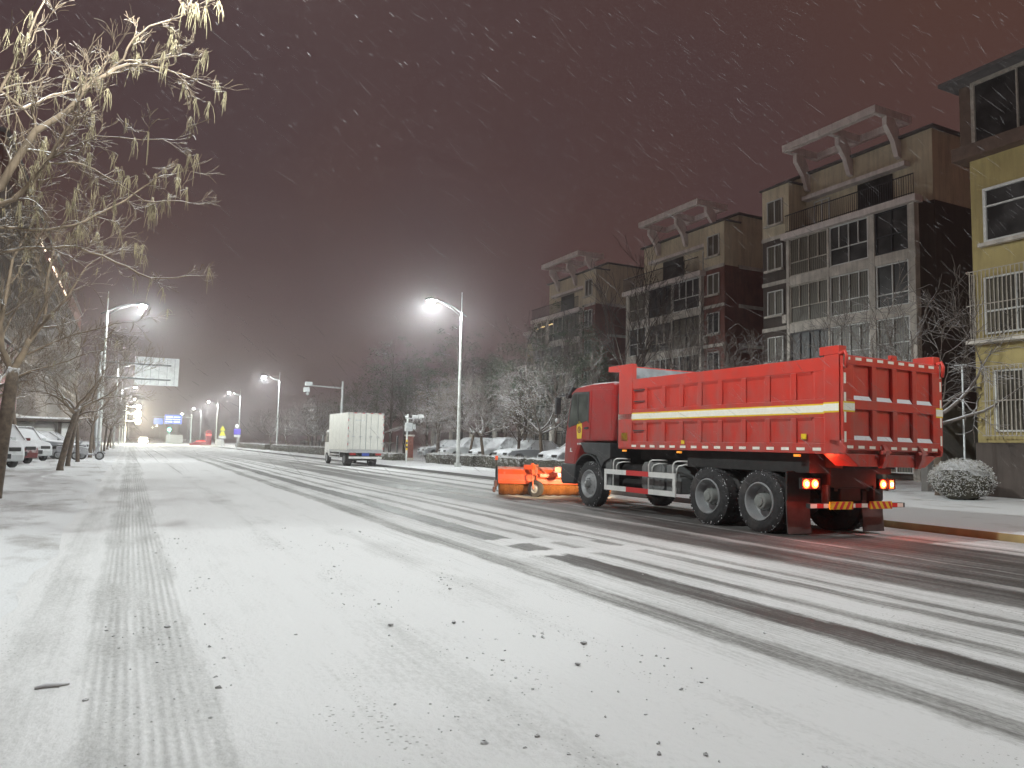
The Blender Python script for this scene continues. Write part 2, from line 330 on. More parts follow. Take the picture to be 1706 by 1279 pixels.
# ================================================================ GROUND
def road_material():
    mt, n, l, b = nmat('snowy_road')
    t = n.new('ShaderNodeTexCoord'); s = n.new('ShaderNodeSeparateXYZ'); l.new(t.outputs['Object'], s.inputs[0])
    def mth(op, a, b_=None, c=None, cl=False):
        q = n.new('ShaderNodeMath'); q.operation = op; q.use_clamp = cl
        for i, v in enumerate((a, b_, c)):
            if v is None: continue
            if isinstance(v, (int, float)): q.inputs[i].default_value = v
            else: l.new(v, q.inputs[i])
        return q.outputs[0]
    def noise_(scale, sx=1, sy=1, det=4, rough=0.55):
        mp = n.new('ShaderNodeMapping'); mp.inputs['Scale'].default_value = (sx, sy, 1); l.new(t.outputs['Object'], mp.inputs[0])
        z = n.new('ShaderNodeTexNoise'); z.inputs['Scale'].default_value = scale; z.inputs['Detail'].default_value = det
        z.inputs['Roughness'].default_value = rough
        l.new(mp.outputs[0], z.inputs['Vector']); return z.outputs['Fac']
    X, Y = s.outputs['X'], s.outputs['Y']
    wob = mth('MULTIPLY_ADD', noise_(0.12, 0.3, 1, 2), 0.5, -0.25)
    edge = mth('MULTIPLY_ADD', noise_(6, 1, 0.25, 6, .7), 0.26, -0.13)
    xx = mth('ADD', mth('ADD', X, wob), edge)
    def ramp(x0, x1, stops):
        mr = n.new('ShaderNodeMapRange'); mr.inputs[1].default_value = x0; mr.inputs[2].default_value = x1; l.new(xx, mr.inputs[0])
        r = n.new('ShaderNodeValToRGB'); l.new(mr.outputs[0], r.inputs['Fac']); e = r.color_ramp.elements
        st = [((x - x0) / (x1 - x0), v) for x, v in stops]
        e[0].position = st[0][0]; e[0].color = (st[0][1],) * 3 + (1,)
        e[1].position = st[-1][0]; e[1].color = (st[-1][1],) * 3 + (1,)
        for p, v in st[1:-1]: q = e.new(p); q.color = (v,) * 3 + (1,)
        return r.outputs['Color']
    # snow cover across the road: swept lane, wheel tracks, untouched strips
    A = ramp(3.5, 14, [(3.5, 1), (3.98, .95), (4.06, .50), (4.28, .45), (4.42, .80), (4.82, .72), (4.90, .20), (5.26, .13), (5.34, .80),
        (5.56, .85), (5.64, .45), (5.76, .50), (5.84, .84), (6.26, .88), (6.34, .42), (6.50, .45), (6.58, .82), (6.74, .8), (6.80, .42),
        (6.90, .50), (6.98, .80), (7.42, .74), (7.62, .26), (8.40, .16), (8.60, .55), (8.72, .50), (8.84, .18), (9.6, .24), (9.74, .55), (9.9, .50), (10.1, .55)])
    SW = ramp(9.0, 14, [(9.0, 0), (9.7, 0.02), (9.8, .55), (9.88, .2), (10.6, .15), (11.1, .28), (11.7, .2), (11.85, .70), (12.0, .75), (12.2, .45), (12.5, .85), (13.2, .70), (14, 1)])
    FR = ramp(9.0, 14, [(9.0, 0), (9.9, .8), (10.2, .75), (10.3, .35), (10.7, .3), (10.8, .9), (11.6, .9), (11.7, .4), (12.0, .4), (12.1, .95), (13.0, .95), (13.2, .5), (13.4, .5), (13.5, 1), (14, 1)])
    L_ = ramp(-1.0, 3.6, [(-1, .98), (-.72, .98), (-.62, .80), (-.40, .84), (-.26, .95), (-.18, .74), (-.02, .66), (.12, .78), (.22, .66), (.44, .74), (.54, .97), (1.2, 1), (1.6, .96), (1.95, .86), (2.2, .94), (2.7, 1), (3.0, .92), (3.15, .84), (3.35, .94), (3.6, 1)])  # left edge: trampled strip, with the shade there put into the cover
    def step(v, a, b_):
        mr = n.new('ShaderNodeMapRange'); mr.inputs[1].default_value = a; mr.inputs[2].default_value = b_; l.new(v, mr.inputs[0]); return mr.outputs[0]
    def mixf(f, a, b_):
        q = n.new('ShaderNodeMix'); q.data_type = 'FLOAT'; l.new(f, q.inputs[0])
        for i, v in ((2, a), (3, b_)):
            if isinstance(v, (int, float)): q.inputs[i].default_value = v
            else: l.new(v, q.inputs[i])
        return q.outputs[0]
    yn = mth('ADD', Y, mth('MULTIPLY_ADD', noise_(3, 1, 1, 3), .5, -.25))
    front = step(yn, 18.4, 19.6)
    right = mixf(front, SW, FR)
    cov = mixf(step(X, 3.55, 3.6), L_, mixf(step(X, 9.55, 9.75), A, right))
    # the places where the tracks break off and the snow lies across
    gap = mth('MULTIPLY', mth('MULTIPLY', step(yn, 8.5, 8.62), mth('SUBTRACT', 1, step(yn, 9.0, 9.1))), mth('MULTIPLY', step(X, 4.2, 4.5), mth('SUBTRACT', 1, step(X, 6.5, 7.0))))
    gap2 = mth('MULTIPLY', mth('MULTIPLY', step(yn, 9.6, 9.7), mth('SUBTRACT', 1, step(yn, 10.2, 10.3))), mth('MULTIPLY', step(X, 4.4, 4.8), mth('SUBTRACT', 1, step(X, 6.3, 6.7))))
    cov = mth('MAXIMUM', cov, mth('MULTIPLY', mth('MAXIMUM', gap, gap2), 0.86))
    # far away the tracks blur into a paler surface
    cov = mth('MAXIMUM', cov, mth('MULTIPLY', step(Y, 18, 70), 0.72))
    ns = mth('MULTIPLY_ADD', noise_(1.6, 3.5, 0.25, 7, .65), 0.62, -0.31)
    fine = mth('MULTIPLY_ADD', noise_(38, 1, .55, 6, .7), 0.55, -0.275)
    patch = mth('MULTIPLY_ADD', noise_(.7, 1, .5, 6, .62), 0.74, -0.37)
    hair = mth('MULTIPLY', mth('MULTIPLY_ADD', noise_(4.5, 5, .05, 5, .65), 1, -.5), mth('MULTIPLY_ADD', step(X, 3.0, 4.6), .75, .22))
    cov = mth('ADD', cov, mth('MULTIPLY', hair, mth('SUBTRACT', 1, step(Y, 25, 60))))
    tot = mth('ADD', mth('ADD', cov, mth('MULTIPLY', ns, .55)), mth('ADD', fine, patch))
    tbreak = step(noise_(1.4, 1.2, .5, 4, .6), .38, .62)
    tread = mth('MULTIPLY', tbreak, mth('MULTIPLY', mth('SINE', mth('MULTIPLY', mth('ADD', X, mth('MULTIPLY', wob, .12)), 108)), mth('MULTIPLY', step(X, -.22, -.12), mth('SUBTRACT', 1, step(X, .44, .54)))))
    f = step(mth('ADD', tot, mth('MULTIPLY', tread, .10)), 0.05, .92)
    # shade on snow crumbs, painted dark: thresholded cells, denser in the wheel lines
    vo = n.new('ShaderNodeTexVoronoi'); vo.inputs['Scale'].default_value = 26; l.new(t.outputs['Object'], vo.inputs['Vector'])
    vo.inputs['Randomness'].default_value = 1
    dens = step(noise_(1.1, 1.6, .35, 4, .6), .50, .72)
    sz = mth('MULTIPLY', dens, 0.26)
    crumb = mth('SUBTRACT', 1, step(mth('SUBTRACT', vo.outputs['Distance'], sz), 0.0, 0.06))
    crumb = mth('MULTIPLY', crumb, step(dens, .05, .25))
    f = mth('MULTIPLY', f, mth('SUBTRACT', 1, mth('MULTIPLY', crumb, .42)))
    cr = n.new('ShaderNodeValToRGB'); l.new(f, cr.inputs['Fac']); e = cr.color_ramp.elements
    e[0].position = 0; e[0].color = (0.080, 0.074, 0.070, 1); e[1].position = 1; e[1].color = (0.82, 0.82, 0.83, 1)
    for p, c in ((.12, (.105, .10, .098)), (.40, (.28, .275, .27)), (.68, (.58, .58, .58)), (.86, (.72, .72, .725))): q = e.new(p); q.color = (*c, 1)
    l.new(cr.outputs[0], b.inputs['Base Color'])
    rr = n.new('ShaderNodeMapRange'); rr.inputs[3].default_value = 0.58; rr.inputs[4].default_value = 0.85; l.new(f, rr.inputs[0]); rr.inputs[2].default_value = .5
    l.new(rr.outputs[0], b.inputs['Roughness'])
    # tread pattern of the single track on the left, and lumpy snow
    tread2 = mth('MULTIPLY', mth('SINE', mth('MULTIPLY', Y, 55)), mth('MULTIPLY', step(X, -.22, -.12), mth('SUBTRACT', 1, step(X, .44, .54))))
    hgt = mth('ADD', mth('ADD', mth('MULTIPLY', f, .35), mth('MULTIPLY', noise_(24, 1, .7, 7, .7), .7)),
              mth('ADD', mth('MULTIPLY', tread, .15), mth('ADD', mth('MULTIPLY', tread2, .05), mth('MULTIPLY', noise_(1.3, 1.5, .35, 4), 1.6))))
    bp = n.new('ShaderNodeBump'); bp.inputs['Strength'].default_value = 0.55; bp.inputs['Distance'].default_value = 0.035
    l.new(hgt, bp.inputs['Height']); l.new(bp.outputs[0], b.inputs['Normal'])
    return mt

g = MB().quad((-290, -90, -.14), (290, -90, -.14), (290, 1290, -.14), (-290, 1290, -.14))
struct(g.build('ground', M['snow']))
# road: crowned sheet
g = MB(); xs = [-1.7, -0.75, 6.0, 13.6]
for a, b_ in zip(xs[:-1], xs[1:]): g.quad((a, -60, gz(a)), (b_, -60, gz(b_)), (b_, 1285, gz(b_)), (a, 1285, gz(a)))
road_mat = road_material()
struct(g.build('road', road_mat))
g = MB().box(13.6, 13.8, 10.5, 600, -.14, .06); struct(g.build('kerb', mat('kerb_grey', (.16, .155, .15), .8, snow=1, snow_lo=.35, snow_hi=.6)))
g = MB().box(13.6, 13.8, -60, 10.496, -.14, .06)
M['kerby'] = mat('kerb_yellow', (0.36, 0.29, 0.13), .7, 0, .3, 2.5, snow=1, snow_lo=.35, snow_hi=.6)
struct(g.build('kerb', M['kerby']))
# verges / pavements as lumpy snow sheets with real relief
def snow_sheet(name, x0, x1, y0, y1, z, nx, ny, amp, mt, seed=0, fx=0.8, fy=0.35):
    s = MB(); vs = []; fs = []
    for j in range(ny + 1):
        y = y0 + (y1 - y0) * (j / ny) ** 2
        for i in range(nx + 1):
            x = x0 + (x1 - x0) * i / nx
            h = noise.noise(Vector((x * fx, y * fy, seed))) * amp + noise.noise(Vector((x * 3, y * 2, seed + 5))) * amp * .25
            if i in (0, nx): h = 0
            if name == 'verge' and i == nx: x += noise.noise(Vector((y * 1.3, 3, 1))) * .22 + noise.noise(Vector((y * .3, 7, 1))) * .2; h = -.082
            elif name == 'verge' and x > -4: h = h * .35 - .052 * min(1, (x + 4) / 3.0)
            vs.append((x, y, z + h))
    for j in range(ny):
        for i in range(nx):
            a = j * (nx + 1) + i; fs.append((a, a + 1, a + nx + 2, a + nx + 1))
    s.add(vs, fs); return s.build(name, mt, smooth=True)
def verge_mat(name, seed, tint=(0.80, 0.81, 0.83), dirtc=(0.22, 0.19, 0.17), lo=.56, hi=.74):
    mt, n, l, b = nmat(name)
    t = n.new('ShaderNodeTexCoord'); mp = n.new('ShaderNodeMapping'); l.new(t.outputs['Object'], mp.inputs[0])
    mp.inputs['Location'].default_value = (seed, seed, 0); mp.inputs['Scale'].default_value = (1, .5, 1)
    z = n.new('ShaderNodeTexNoise'); z.inputs['Scale'].default_value = .7; z.inputs['Detail'].default_value = 9; z.inputs['Roughness'].default_value = .65
    l.new(mp.outputs[0], z.inputs['Vector'])
    r = n.new('ShaderNodeValToRGB'); l.new(z.outputs['Fac'], r.inputs['Fac']); e = r.color_ramp.elements
    e[0].position = lo; e[0].color = (*tint, 1); e[1].position = hi; e[1].color = (*dirtc, 1)
    l.new(r.outputs[0], b.inputs['Base Color']); b.inputs['Roughness'].default_value = .9
    z2 = n.new('ShaderNodeTexNoise'); z2.inputs['Scale'].default_value = 30; z2.inputs['Detail'].default_value = 6; l.new(t.outputs['Object'], z2.inputs['Vector'])
    bp = n.new('ShaderNodeBump'); bp.inputs['Strength'].default_value = .5; bp.inputs['Distance'].default_value = .03
    l.new(z2.outputs['Fac'], bp.inputs['Height']); l.new(bp.outputs[0], b.inputs['Normal'])
    return mt
struct(snow_sheet('verge', -30, -0.70, -20, 260, .0, 110, 230, .06, verge_mat('verge_snow', 2, lo=.52, hi=.76)))
struct(snow_sheet('pavement', 13.8, 22, -30, 260, .05, 40, 300, .05, verge_mat('pavement_snow', 9, dirtc=(.30, .28, .25), lo=.55, hi=.78)))
struct(snow_sheet('courtyard', 22, 60, -30, 260, .05, 40, 120, .06, verge_mat('courtyard_snow', 17)))

# snow crumbs, their shade put into a grey colour, on the near road: uncountable
rnd = random.Random(4); g = MB()
cl = [(rnd.choice([.3, 1.95, 3.05, 3.4, 2.4, 4.3, .6]) + rnd.gauss(0, .25), rnd.uniform(2.2, 12)) for _ in range(46)]
for i in range(850):
    band = rnd.choice([(0.3, .35), (1.9, .45), (3.3, .5), (2.4, .8), (4.2, .7), (0.9, 1.0), (6.0, 1.5)])
    x = rnd.gauss(band[0], band[1] * .6); y = rnd.uniform(2.0, 13)
    if rnd.random() < .72: q = rnd.choice(cl); x = rnd.gauss(q[0], .10); y = rnd.gauss(q[1], .28)
    if x < -.7 or x > 8: continue
    r = min(.016, .002 + rnd.expovariate(1 / .0026))
    g.ball((x, y, gz(x) + r * .2), r, 6, (rnd.uniform(.8, 1.6), rnd.uniform(.7, 1.3), rnd.uniform(.5, .8)), .5, rnd)
tag(g.build('snow_crumbs', M['dirt']), 'snow crumbs coloured grey for their shade, scattered over the snowy road', None, None, 'stuff')
big = MB().ball((0, 0, 0), .05, 14, (1.25, .9, .6), .38, random.Random(3)).mesh('lump', M['dirt'], True)
for i, (x, y, sc_, lb) in enumerate([(3.05, 4.75, 1.0, 'dark ice lump on the snow, nearest the dark wheel stripe at lower right'), (2.42, 5.72, .9, 'wide pale-topped ice lump in the middle of the snowy lane'),
                         (2.73, 4.32, .8, 'small dark ice lump lying lowest in the right half of the snow'), (1.93, 5.85, .9, 'dark flat ice lump left of the pale-topped one')]):
    o = bpy.data.objects.new('ice_lump', big); C.objects.link(o); o.location = (x, y, gz(x) + .012); o.scale = (sc_ * .36,) * 3; o.rotation_euler.z = i
    tag(o, lb, 'ice lump', 'larger lumps of grey ice on the road')
g = MB().tube([(-.12, 0, .02), (-.04, .01, .032), (.05, 0, .03), (.13, .03, .022)], [.012, .020, .018, .010], 8)
o = g.build('snowy_stick', mat('stick', (.42, .40, .38), .9, snow=1, snow_lo=-.4, snow_hi=.2), smooth=True)
o.location = (-.34, 5.27, gz(-.34) - .008); o.scale = (.7, .7, .7); tag(o, 'short snow-covered stick lying on the snow at lower left', 'stick')

# ================================================================ TRUCK
LEN_T = 4.3
T = empty('dump_truck', (9.94, 9.92, -.05), 0, 'large red six wheel dump truck with yellow edged white stripe and lit tail lamps', 'dump truck')
T.rotation_euler = (0, R(.574), -R(.404))
W = 2.5
# --- body (box)
yb, yf, z0, z1 = -1.85, 4.3, 1.43, 3.0
g = MB()
g.box(.062, .13, yb + .1, yf, z0, z1 - .02); g.box(W - .13, W - .062, yb + .1, yf, z0, z1 - .02)   # side plates
g.box(.13, W - .13, yb + .1, yf, z0, z0 + .08)
edges = [3.8, 3.3, 2.67, 2.09, 1.53, .95, .33, -.25, -.84, -1.27]
for sx in (0, 1):
    X0, X1 = ((.03, .062) if not sx else (W - .062, W - .03))
    def rb(ya, yb_, za, zb_):
        g.box(X0, X1, ya, yb_, za, zb_)
    # the pressed panels: rails and posts between
    rb(yb + .35, yf, 2.78, 3.0); rb(yb + .35, yf, 2.02, 2.32); rb(yb + .35, yf, 1.43, 1.60)
    posts = [(3.8 + .0, yf)] + [(e - .06, e + .06) for e in edges[1:-1]] + [(yb + .35, -1.27)]
    for a, b_ in posts: rb(a, b_, 1.6, 2.02); rb(a, b_, 2.32, 2.78)
    # sloped lips at panel tops
    for a, b_ in zip(edges[1:], edges[:-1]):
        for zt in (2.78, 2.02):
            xo, xi = (.034, .061) if not sx else (W - .034, W - .061)
            g.prism([(xo, zt), (xi, zt), (xi, zt - .055)], a + .06, b_ - .06, 'y')
    # rear corner post and its cap
    xa, xb = (.0, .16) if not sx else (W - .16, W)
    g.box(xa, xb, yb + .06, yb + .35, 1.43, 3.02); g.box(xa - .01, xb + .01, yb + .05, yb + .43, 3.02, 3.16)
    # front post
    g.box(xa + .02, xb - .02, 3.78, 4.3, 1.45, 3.36)
# head board and guard over the cab
g.box(.14, W - .14, 4.22, 4.3, 1.45, 3.36)
g.prism([(4.3, 3.20), (4.3, 3.36), (4.74, 3.36), (4.74, 3.24)], .02, W - .02, 'x')
body = g.build('dump_body', M['red'], T, bev=.008)
# lower tail: upswept floor end
g = MB().prism([(.12, 1.44), (.42, 1.24), (W - .45, 1.24), (W - .12, 1.44)], yb + .04, yb + .5, 'y'); g.build('tail_floor', M['red'], body, bev=.01)
g = MB().box(.15, W - .15, 4.19, 4.22, 1.6, 3.33); g.build('head_board_lining', M['bed'], body)
g = MB().box(.135, .15, yb + .2, 3.78, 1.55, 2.97).box(W - .15, W - .135, yb + .2, 3.78, 1.55, 2.97); g.build('bed_lining', M['bed'], body)
# ladder rungs at the front of the near wall
g = MB()
for z in (2.75, 2.5, 1.85): g.box(.015, .03, 3.32, 3.72, z - .02, z)
g.build('ladder', M['black'], body)
# stripe
for sx in (0, 1):
    x = .026 if not sx else W - .026; d = -.003 if not sx else .003
    g = MB().box(min(x, x + d), max(x, x + d), yb + .36, yf, 2.075, 2.24)
    st = g.build('side_stripe', M['yellow'], body)
    g = MB().box(min(x + d, x + 2 * d), max(x + d, x + 2 * d), yb + .36, yf, 2.10, 2.215); g.build('stripe_centre', M['tape'], st)
    x = -.004 if not sx else W + .001
    g = MB().box(x, x + .003, yb + .06, yb + .36, 2.09, 2.255)
    st = g.build('corner_stripe', M['yellow'], body); g = MB().box(x - (.003 if not sx else -.003), x + (.0 if not sx else .006), yb + .065, yb + .36, 2.115, 2.23); g.build('stripe_centre', M['tape'], st)
    # dashes
    g = MB(); y = yb + .1
    while y < yf - .12:
        g.box(.022 if not sx else W - .026, .026 if not sx else W - .022, y, y + .17, 1.475, 1.525); y += .335
    g.build('reflector_tape', M['tape'], body)
# yellow plates, amber markers on near side
g = MB().box(.02, .028, 3.93, 4.18, 1.60, 1.80); g.build('yellow_plate', M['yellow'], body, bev=.004)
g = MB().box(.02, .028, 1.97, 2.07, 1.56, 1.63); g.build('yellow_plate', M['yellow'], body)
g = MB().box(.02, .028, -1.12, -1.01, 1.66, 1.75); g.build('yellow_plate', M['yellow'], body)
for y in (4.02, 2.1, -.96): MB().box(.03, .07, y, y + .12, 1.37, 1.41).build('marker_lamp', M['amber'], T)
# --- tail gate
tg = MB(); Y1, Y0 = yb, yb + .055      # Y1 is the outer plane
tg.box(.16, W - .16, yb + .055, yb + .09, 1.5, 3.02)
cx = [.16, .30, .80, .90, 1.27, 1.35]
px = [(.33, .72), (.86, 1.21), (1.31 + .02, 1.66), (1.80, 2.17)]
px = [(.27, .70), (.81, 1.20), (1.31, 1.70), (1.81, 2.22)]
rows = [(2.33, 2.83), (1.70, 2.13)]
def tb(a, b_, c, d): tg.box(a, b_, yb, yb + .055, c, d)
tb(.02, W - .02, 2.86, 3.0); tb(.02, W - .02, 2.15, 2.30); tb(.02, W - .02, 1.50, 1.66)
for za, zb_ in ((1.66, 2.15), (2.30, 2.86)):
    xs_ = [.02] + [v for p in px for v in p] + [W - .02]
    for a, b_ in zip(xs_[0::2], xs_[1::2]): tb(a, b_, za, zb_)
tailgate = tg.build('tail_gate', M['red'], T, bev=.008)
g = MB()
for a, b_ in px:   # sloping sills of the pressed panels, snow lying on them
    for z in (2.30, 1.66): g.prism([(yb + .004, z), (yb + .05, z + .07), (yb + .055, z)], a + .01, b_ - .01, 'x')
g.build('panel_sill', mat('sill_snow', (.62, .09, .07), .5, snow=1, snow_lo=.2, snow_hi=.45), tailgate)
g = MB(); k = 0
y_ = yb - .003
x = .05
while x < W - .15: g.box(x, x + .14, y_, yb, 2.935, 2.98); x += .26
x = .10
while x < W - .15: g.box(x, x + .14, y_, yb, 1.525, 1.57); x += .26
for xx in (.04, W - .09):
    z = 1.62
    while z < 2.9: g.box(xx, xx + .045, y_, yb, z, z + .17); z += .31
g.box(.04, .085, y_ - .001, yb, 2.80, 2.98); g.box(W - .09, W - .045, y_ - .001, yb, 2.78, 2.98)
g.build('reflector_tape', M['tape'], tailgate)
for xa, xb in ((.02, .28), (W - .20, W - .02)):
    g = MB().box(xa, xb, y_ - .002, y_ + .001, 2.10, 2.265); st = g.build('stripe_end', M['yellow'], tailgate)
    g = MB().box(xa + (.002 if xa < 1 else 0), xb - .002, y_ - .004, y_ - .0015, 2.125, 2.24); g.build('stripe_centre', M['tape'], st)
for xh in (.03, W - .07):   # top hinges
    g = MB().tube([(xh + .02, yb + .1, 3.02), (xh + .02, yb - .02, 3.06), (xh + .02, yb - .05, 2.98), (xh + .02, yb - .03, 2.80)], .028, 8).tube([(xh - .04, yb + .02, 3.03), (xh + .08, yb + .02, 3.03)], .03, 10)
    g.build('hinge', M['red'], tailgate, smooth=True)
for xh in (.90, 1.80):     # bottom latches
    g = MB().prism([(yb - .09, 1.50), (yb - .02, 1.60), (yb + .02, 1.6), (yb + .06, 1.42), (yb + .06, 1.22), (yb - .0, 1.22), (yb - .07, 1.36)], xh, xh + .09, 'x')
    g.tube([(xh - .06, yb - .05, 1.47), (xh + .15, yb - .05, 1.47)], .03, 10); g.build('latch', M['red'], tailgate, bev=.006)
g = MB()
for xh in (.05, W - .11): g.prism([(yb + .25, 1.66), (yb + .05, 1.64), (yb - .06, 1.52), (yb - .04, 1.44), (yb + .05, 1.45), (yb + .12, 1.56), (yb + .25, 1.60)], xh - .05, xh + .0, 'x')
g.build('corner_hook', M['red'], tailgate, bev=.005)
MB().box(1.20, 1.34, yb + .02, yb + .08, 3.02, 3.09).box(1.22, 1.32, yb + .0, yb + .02, 3.0, 3.07).build('top_lug', M['red'], tailgate, bev=.006)

# --- cab
prof = [(4.58, 1.60), (4.50, 2.20), (4.50, 2.93), (4.62, 2.99), (5.6, 3.0), (6.25, 2.95), (6.47, 2.84), (6.62, 2.20), (6.74, 1.70), (6.78, 1.05), (6.75, .92),
        (6.22, .92), (6.16, 1.20), (6.02, 1.48), (5.85, 1.58), (4.95, 1.60)]
g = MB().prism(prof, .05, W - .05, 'x')
cab = g.build('cab', M['cabred'], T, bev=.05)
# near door proud of the shell, with window
def sidep(sx, x, poly, t=.012):
    if not sx: return MB().prism(poly, x - t, x, 'x')
    return MB().prism(poly, W - x, W - x + t, 'x')
for sx in (0, 1):
    door = [(5.55, 1.63), (5.52, 2.10), (5.50, 2.86), (6.28, 2.86), (6.44, 2.74), (6.60, 2.10), (6.68, 1.68), (6.70, 1.02), (6.28, 1.02), (6.22, 1.22), (6.06, 1.52), (5.86, 1.63)]
    d = sidep(sx, .05, door).build('door', M['cabred'], cab, bev=.01)
    wn_ = [(5.66, 2.10), (5.64, 2.76), (6.27, 2.79), (6.36, 2.74), (6.53, 2.06), (6.50, 1.95), (6.2, 2.0)]
    sidep(sx, .038, wn_, .006).build('window', M['cabglass'], d)
    sidep(sx, .032, [(6.06, 2.04), (6.10, 2.77), (6.14, 2.77), (6.10, 2.03)], .006).build('window_divider', M['black'], d)
    sidep(sx, .036, [(5.60, 2.04), (5.58, 2.82), (6.30, 2.84), (6.41, 2.77), (6.58, 2.02), (6.52, 1.91), (6.50, 1.95), (6.53, 2.06), (6.36, 2.74), (6.27, 2.79), (5.64, 2.76), (5.66, 2.10)], .006).build('window_seal', M['black'], d)
    sidep(sx, .036, [(5.60, 1.90), (5.60, 1.95), (5.78, 1.94), (5.78, 1.89)], .02).build('handle', M['black'], d)
    # sleeper panel with a vertical crease
    sidep(sx, .05, [(4.62, 1.70), (4.60, 2.82), (5.42, 2.86), (5.44, 1.70)], .008).build('rear_panel', M['cabred'], cab, bev=.006)
# crest on the near door: arch shape with a ring, and small lettering under it
arch = [(6.02 + .13 * math.cos(t), 1.93 + .17 * math.sin(t)) for t in [math.pi * k / 12 for k in range(13)]] + [(5.92, 1.66), (6.12, 1.66)]
sidep(0, .036, arch, .004).build('crest', M['yellow'], cab)
ring = MB()
for k in range(20):
    a0, a1 = 2 * math.pi * k / 20, 2 * math.pi * (k + 1) / 20
    ring.prism([(6.02 + r_ * math.cos(a), 1.88 + r_ * math.sin(a)) for r_, a in ((.055, a0), (.085, a0), (.085, a1), (.055, a1))], .028, .031, 'x')
ring.prism([(6.05, 1.84), (5.99, 1.84), (5.99, 1.92), (6.05, 1.92)], .028, .031, 'x')
ring.build('crest_ring', mat('crest_brown', (.30, .10, .03), .5), cab)
g = MB()
for k in range(4): y = 6.11 - k * .075; g.box(.034, .037, y - .045, y, 1.515, 1.55); g.box(.034, .037, y - .03, y - .015, 1.50, 1.515)
g.build('door_lettering', M['white'], cab)
g = MB().box(.033, .036, 6.34, 6.46, 1.32, 1.345).box(.033, .036, 6.40, 6.45, 1.35, 1.42); g.build('door_mark', M['white'], cab)
# windscreen, visor, mirrors, roof snow, grille, bumper, lamps
MB().add([(.2, 6.497, 2.78), (W - .2, 6.497, 2.78), (W - .2, 6.70, 1.90), (.2, 6.70, 1.90)], [(0, 1, 2, 3)]).build('windscreen', M['cabglass'], cab)
MB().prism([(6.42, 2.98), (6.50, 2.99), (6.72, 2.74), (6.70, 2.70), (6.52, 2.86)], .06, W - .06, 'x').build('sun_visor', M['black'], cab, bev=.01)
for sx in (0, 1):
    x = -.22 if not sx else W + .06
    g = MB().box(x, x + .16, 6.78, 6.86, 2.28, 2.72); mr_ = g.build('mirror', M['black'], cab, bev=.03)
    xr = .05 if not sx else W - .05; xm = x + .08
    MB().tube([(xr, 6.50, 2.80), (xm, 6.76, 2.76), (xm, 6.80, 2.68)], .014, 6).tube([(xr, 6.68, 1.9), (xm, 6.84, 2.0), (xm, 6.82, 2.3)], .012, 6).build('mirror_arm', M['black'], mr_)
    MB().ball((xm, 6.84, 2.12), .07, 12, (1, .5, 1)).build('round_mirror', M['galv'], mr_, smooth=True)
MB().prism([(4.66, 2.985), (4.7, 3.02), (5.6, 3.035), (6.2, 3.0), (6.35, 2.93), (6.2, 2.94)], .2, W - .2, 'x').build('roof_snow', M['snow'], cab, bev=.02)
MB().box(.35, W - .35, 6.76, 6.79, 1.15, 1.75).build('grille', M['black'], cab)
# wheel arch
def arch_strip(y_c, z_c, r_, x0, x1, a0, a1, mt, name, par, th=.035, n=16):
    g = MB(); o = [(y_c + (r_ + th) * math.cos(a0 + (a1 - a0) * k / n), z_c + (r_ + th) * math.sin(a0 + (a1 - a0) * k / n)) for k in range(n + 1)]
    i_ = [(y_c + r_ * math.cos(a0 + (a1 - a0) * k / n), z_c + r_ * math.sin(a0 + (a1 - a0) * k / n)) for k in range(n + 1)]
    for k in range(n): g.prism([o[k], o[k + 1], i_[k + 1], i_[k]], x0, x1, 'x')
    return g.build(name, mt, par, auto=True)
fy = 1.35 + 4.26
for sx in (0, 1):
    x0, x1 = (.02, .60) if not sx else (W - .60, W - .02)
    arch_strip(fy, .60, .66, x0, x1, R(10), R(172), M['black'], 'front_fender', T)
    o = MB().prism([(4.62, 1.22), (4.62, 1.56), (5.95, 1.57), (5.75, 1.32), (5.2, 1.26), (4.98, .96), (4.90, 1.1)], x0 + .005, x1 - .005, 'x').build('fender_skirt', M['black'], T, bev=.01)
    MB().prism([(6.14, 1.02), (6.82, 1.03), (6.86, .95), (6.86, .60), (6.78, .50), (6.22, .52), (6.16, .70)], x0 - .01, (1.25 if not sx else 1.25 + (W - .02 - 1.25)) if sx else 1.25, 'x').build('bumper', M['black'], T, bev=.03) if not sx else MB().prism([(6.14, 1.02), (6.82, 1.03), (6.86, .95), (6.86, .60), (6.78, .50), (6.22, .52), (6.16, .70)], 1.25, W - .01, 'x').build('bumper', M['black'], T, bev=.03)
    xh = .25 if not sx else W - .55
    MB().box(xh, xh + .3, 6.86, 6.875, .68, .84).build('head_lamp', M['head'], T, bev=.01)
MB().box(.1, .35, 4.68, 4.92, .55, 1.2).build('step_box', M['tank'], T, bev=.02)
# intake stack behind the cab
MB().box(.12, .55, 4.33, 4.48, 1.55, 2.72).tube([(.33, 4.40, 2.7), (.33, 4.40, 2.85)], .08, 12).build('air_intake', M['black'], T, bev=.02)
MB().box(.10, .115, 4.36, 4.40, 2.28, 2.50).build('intake_label', M['white'], T)
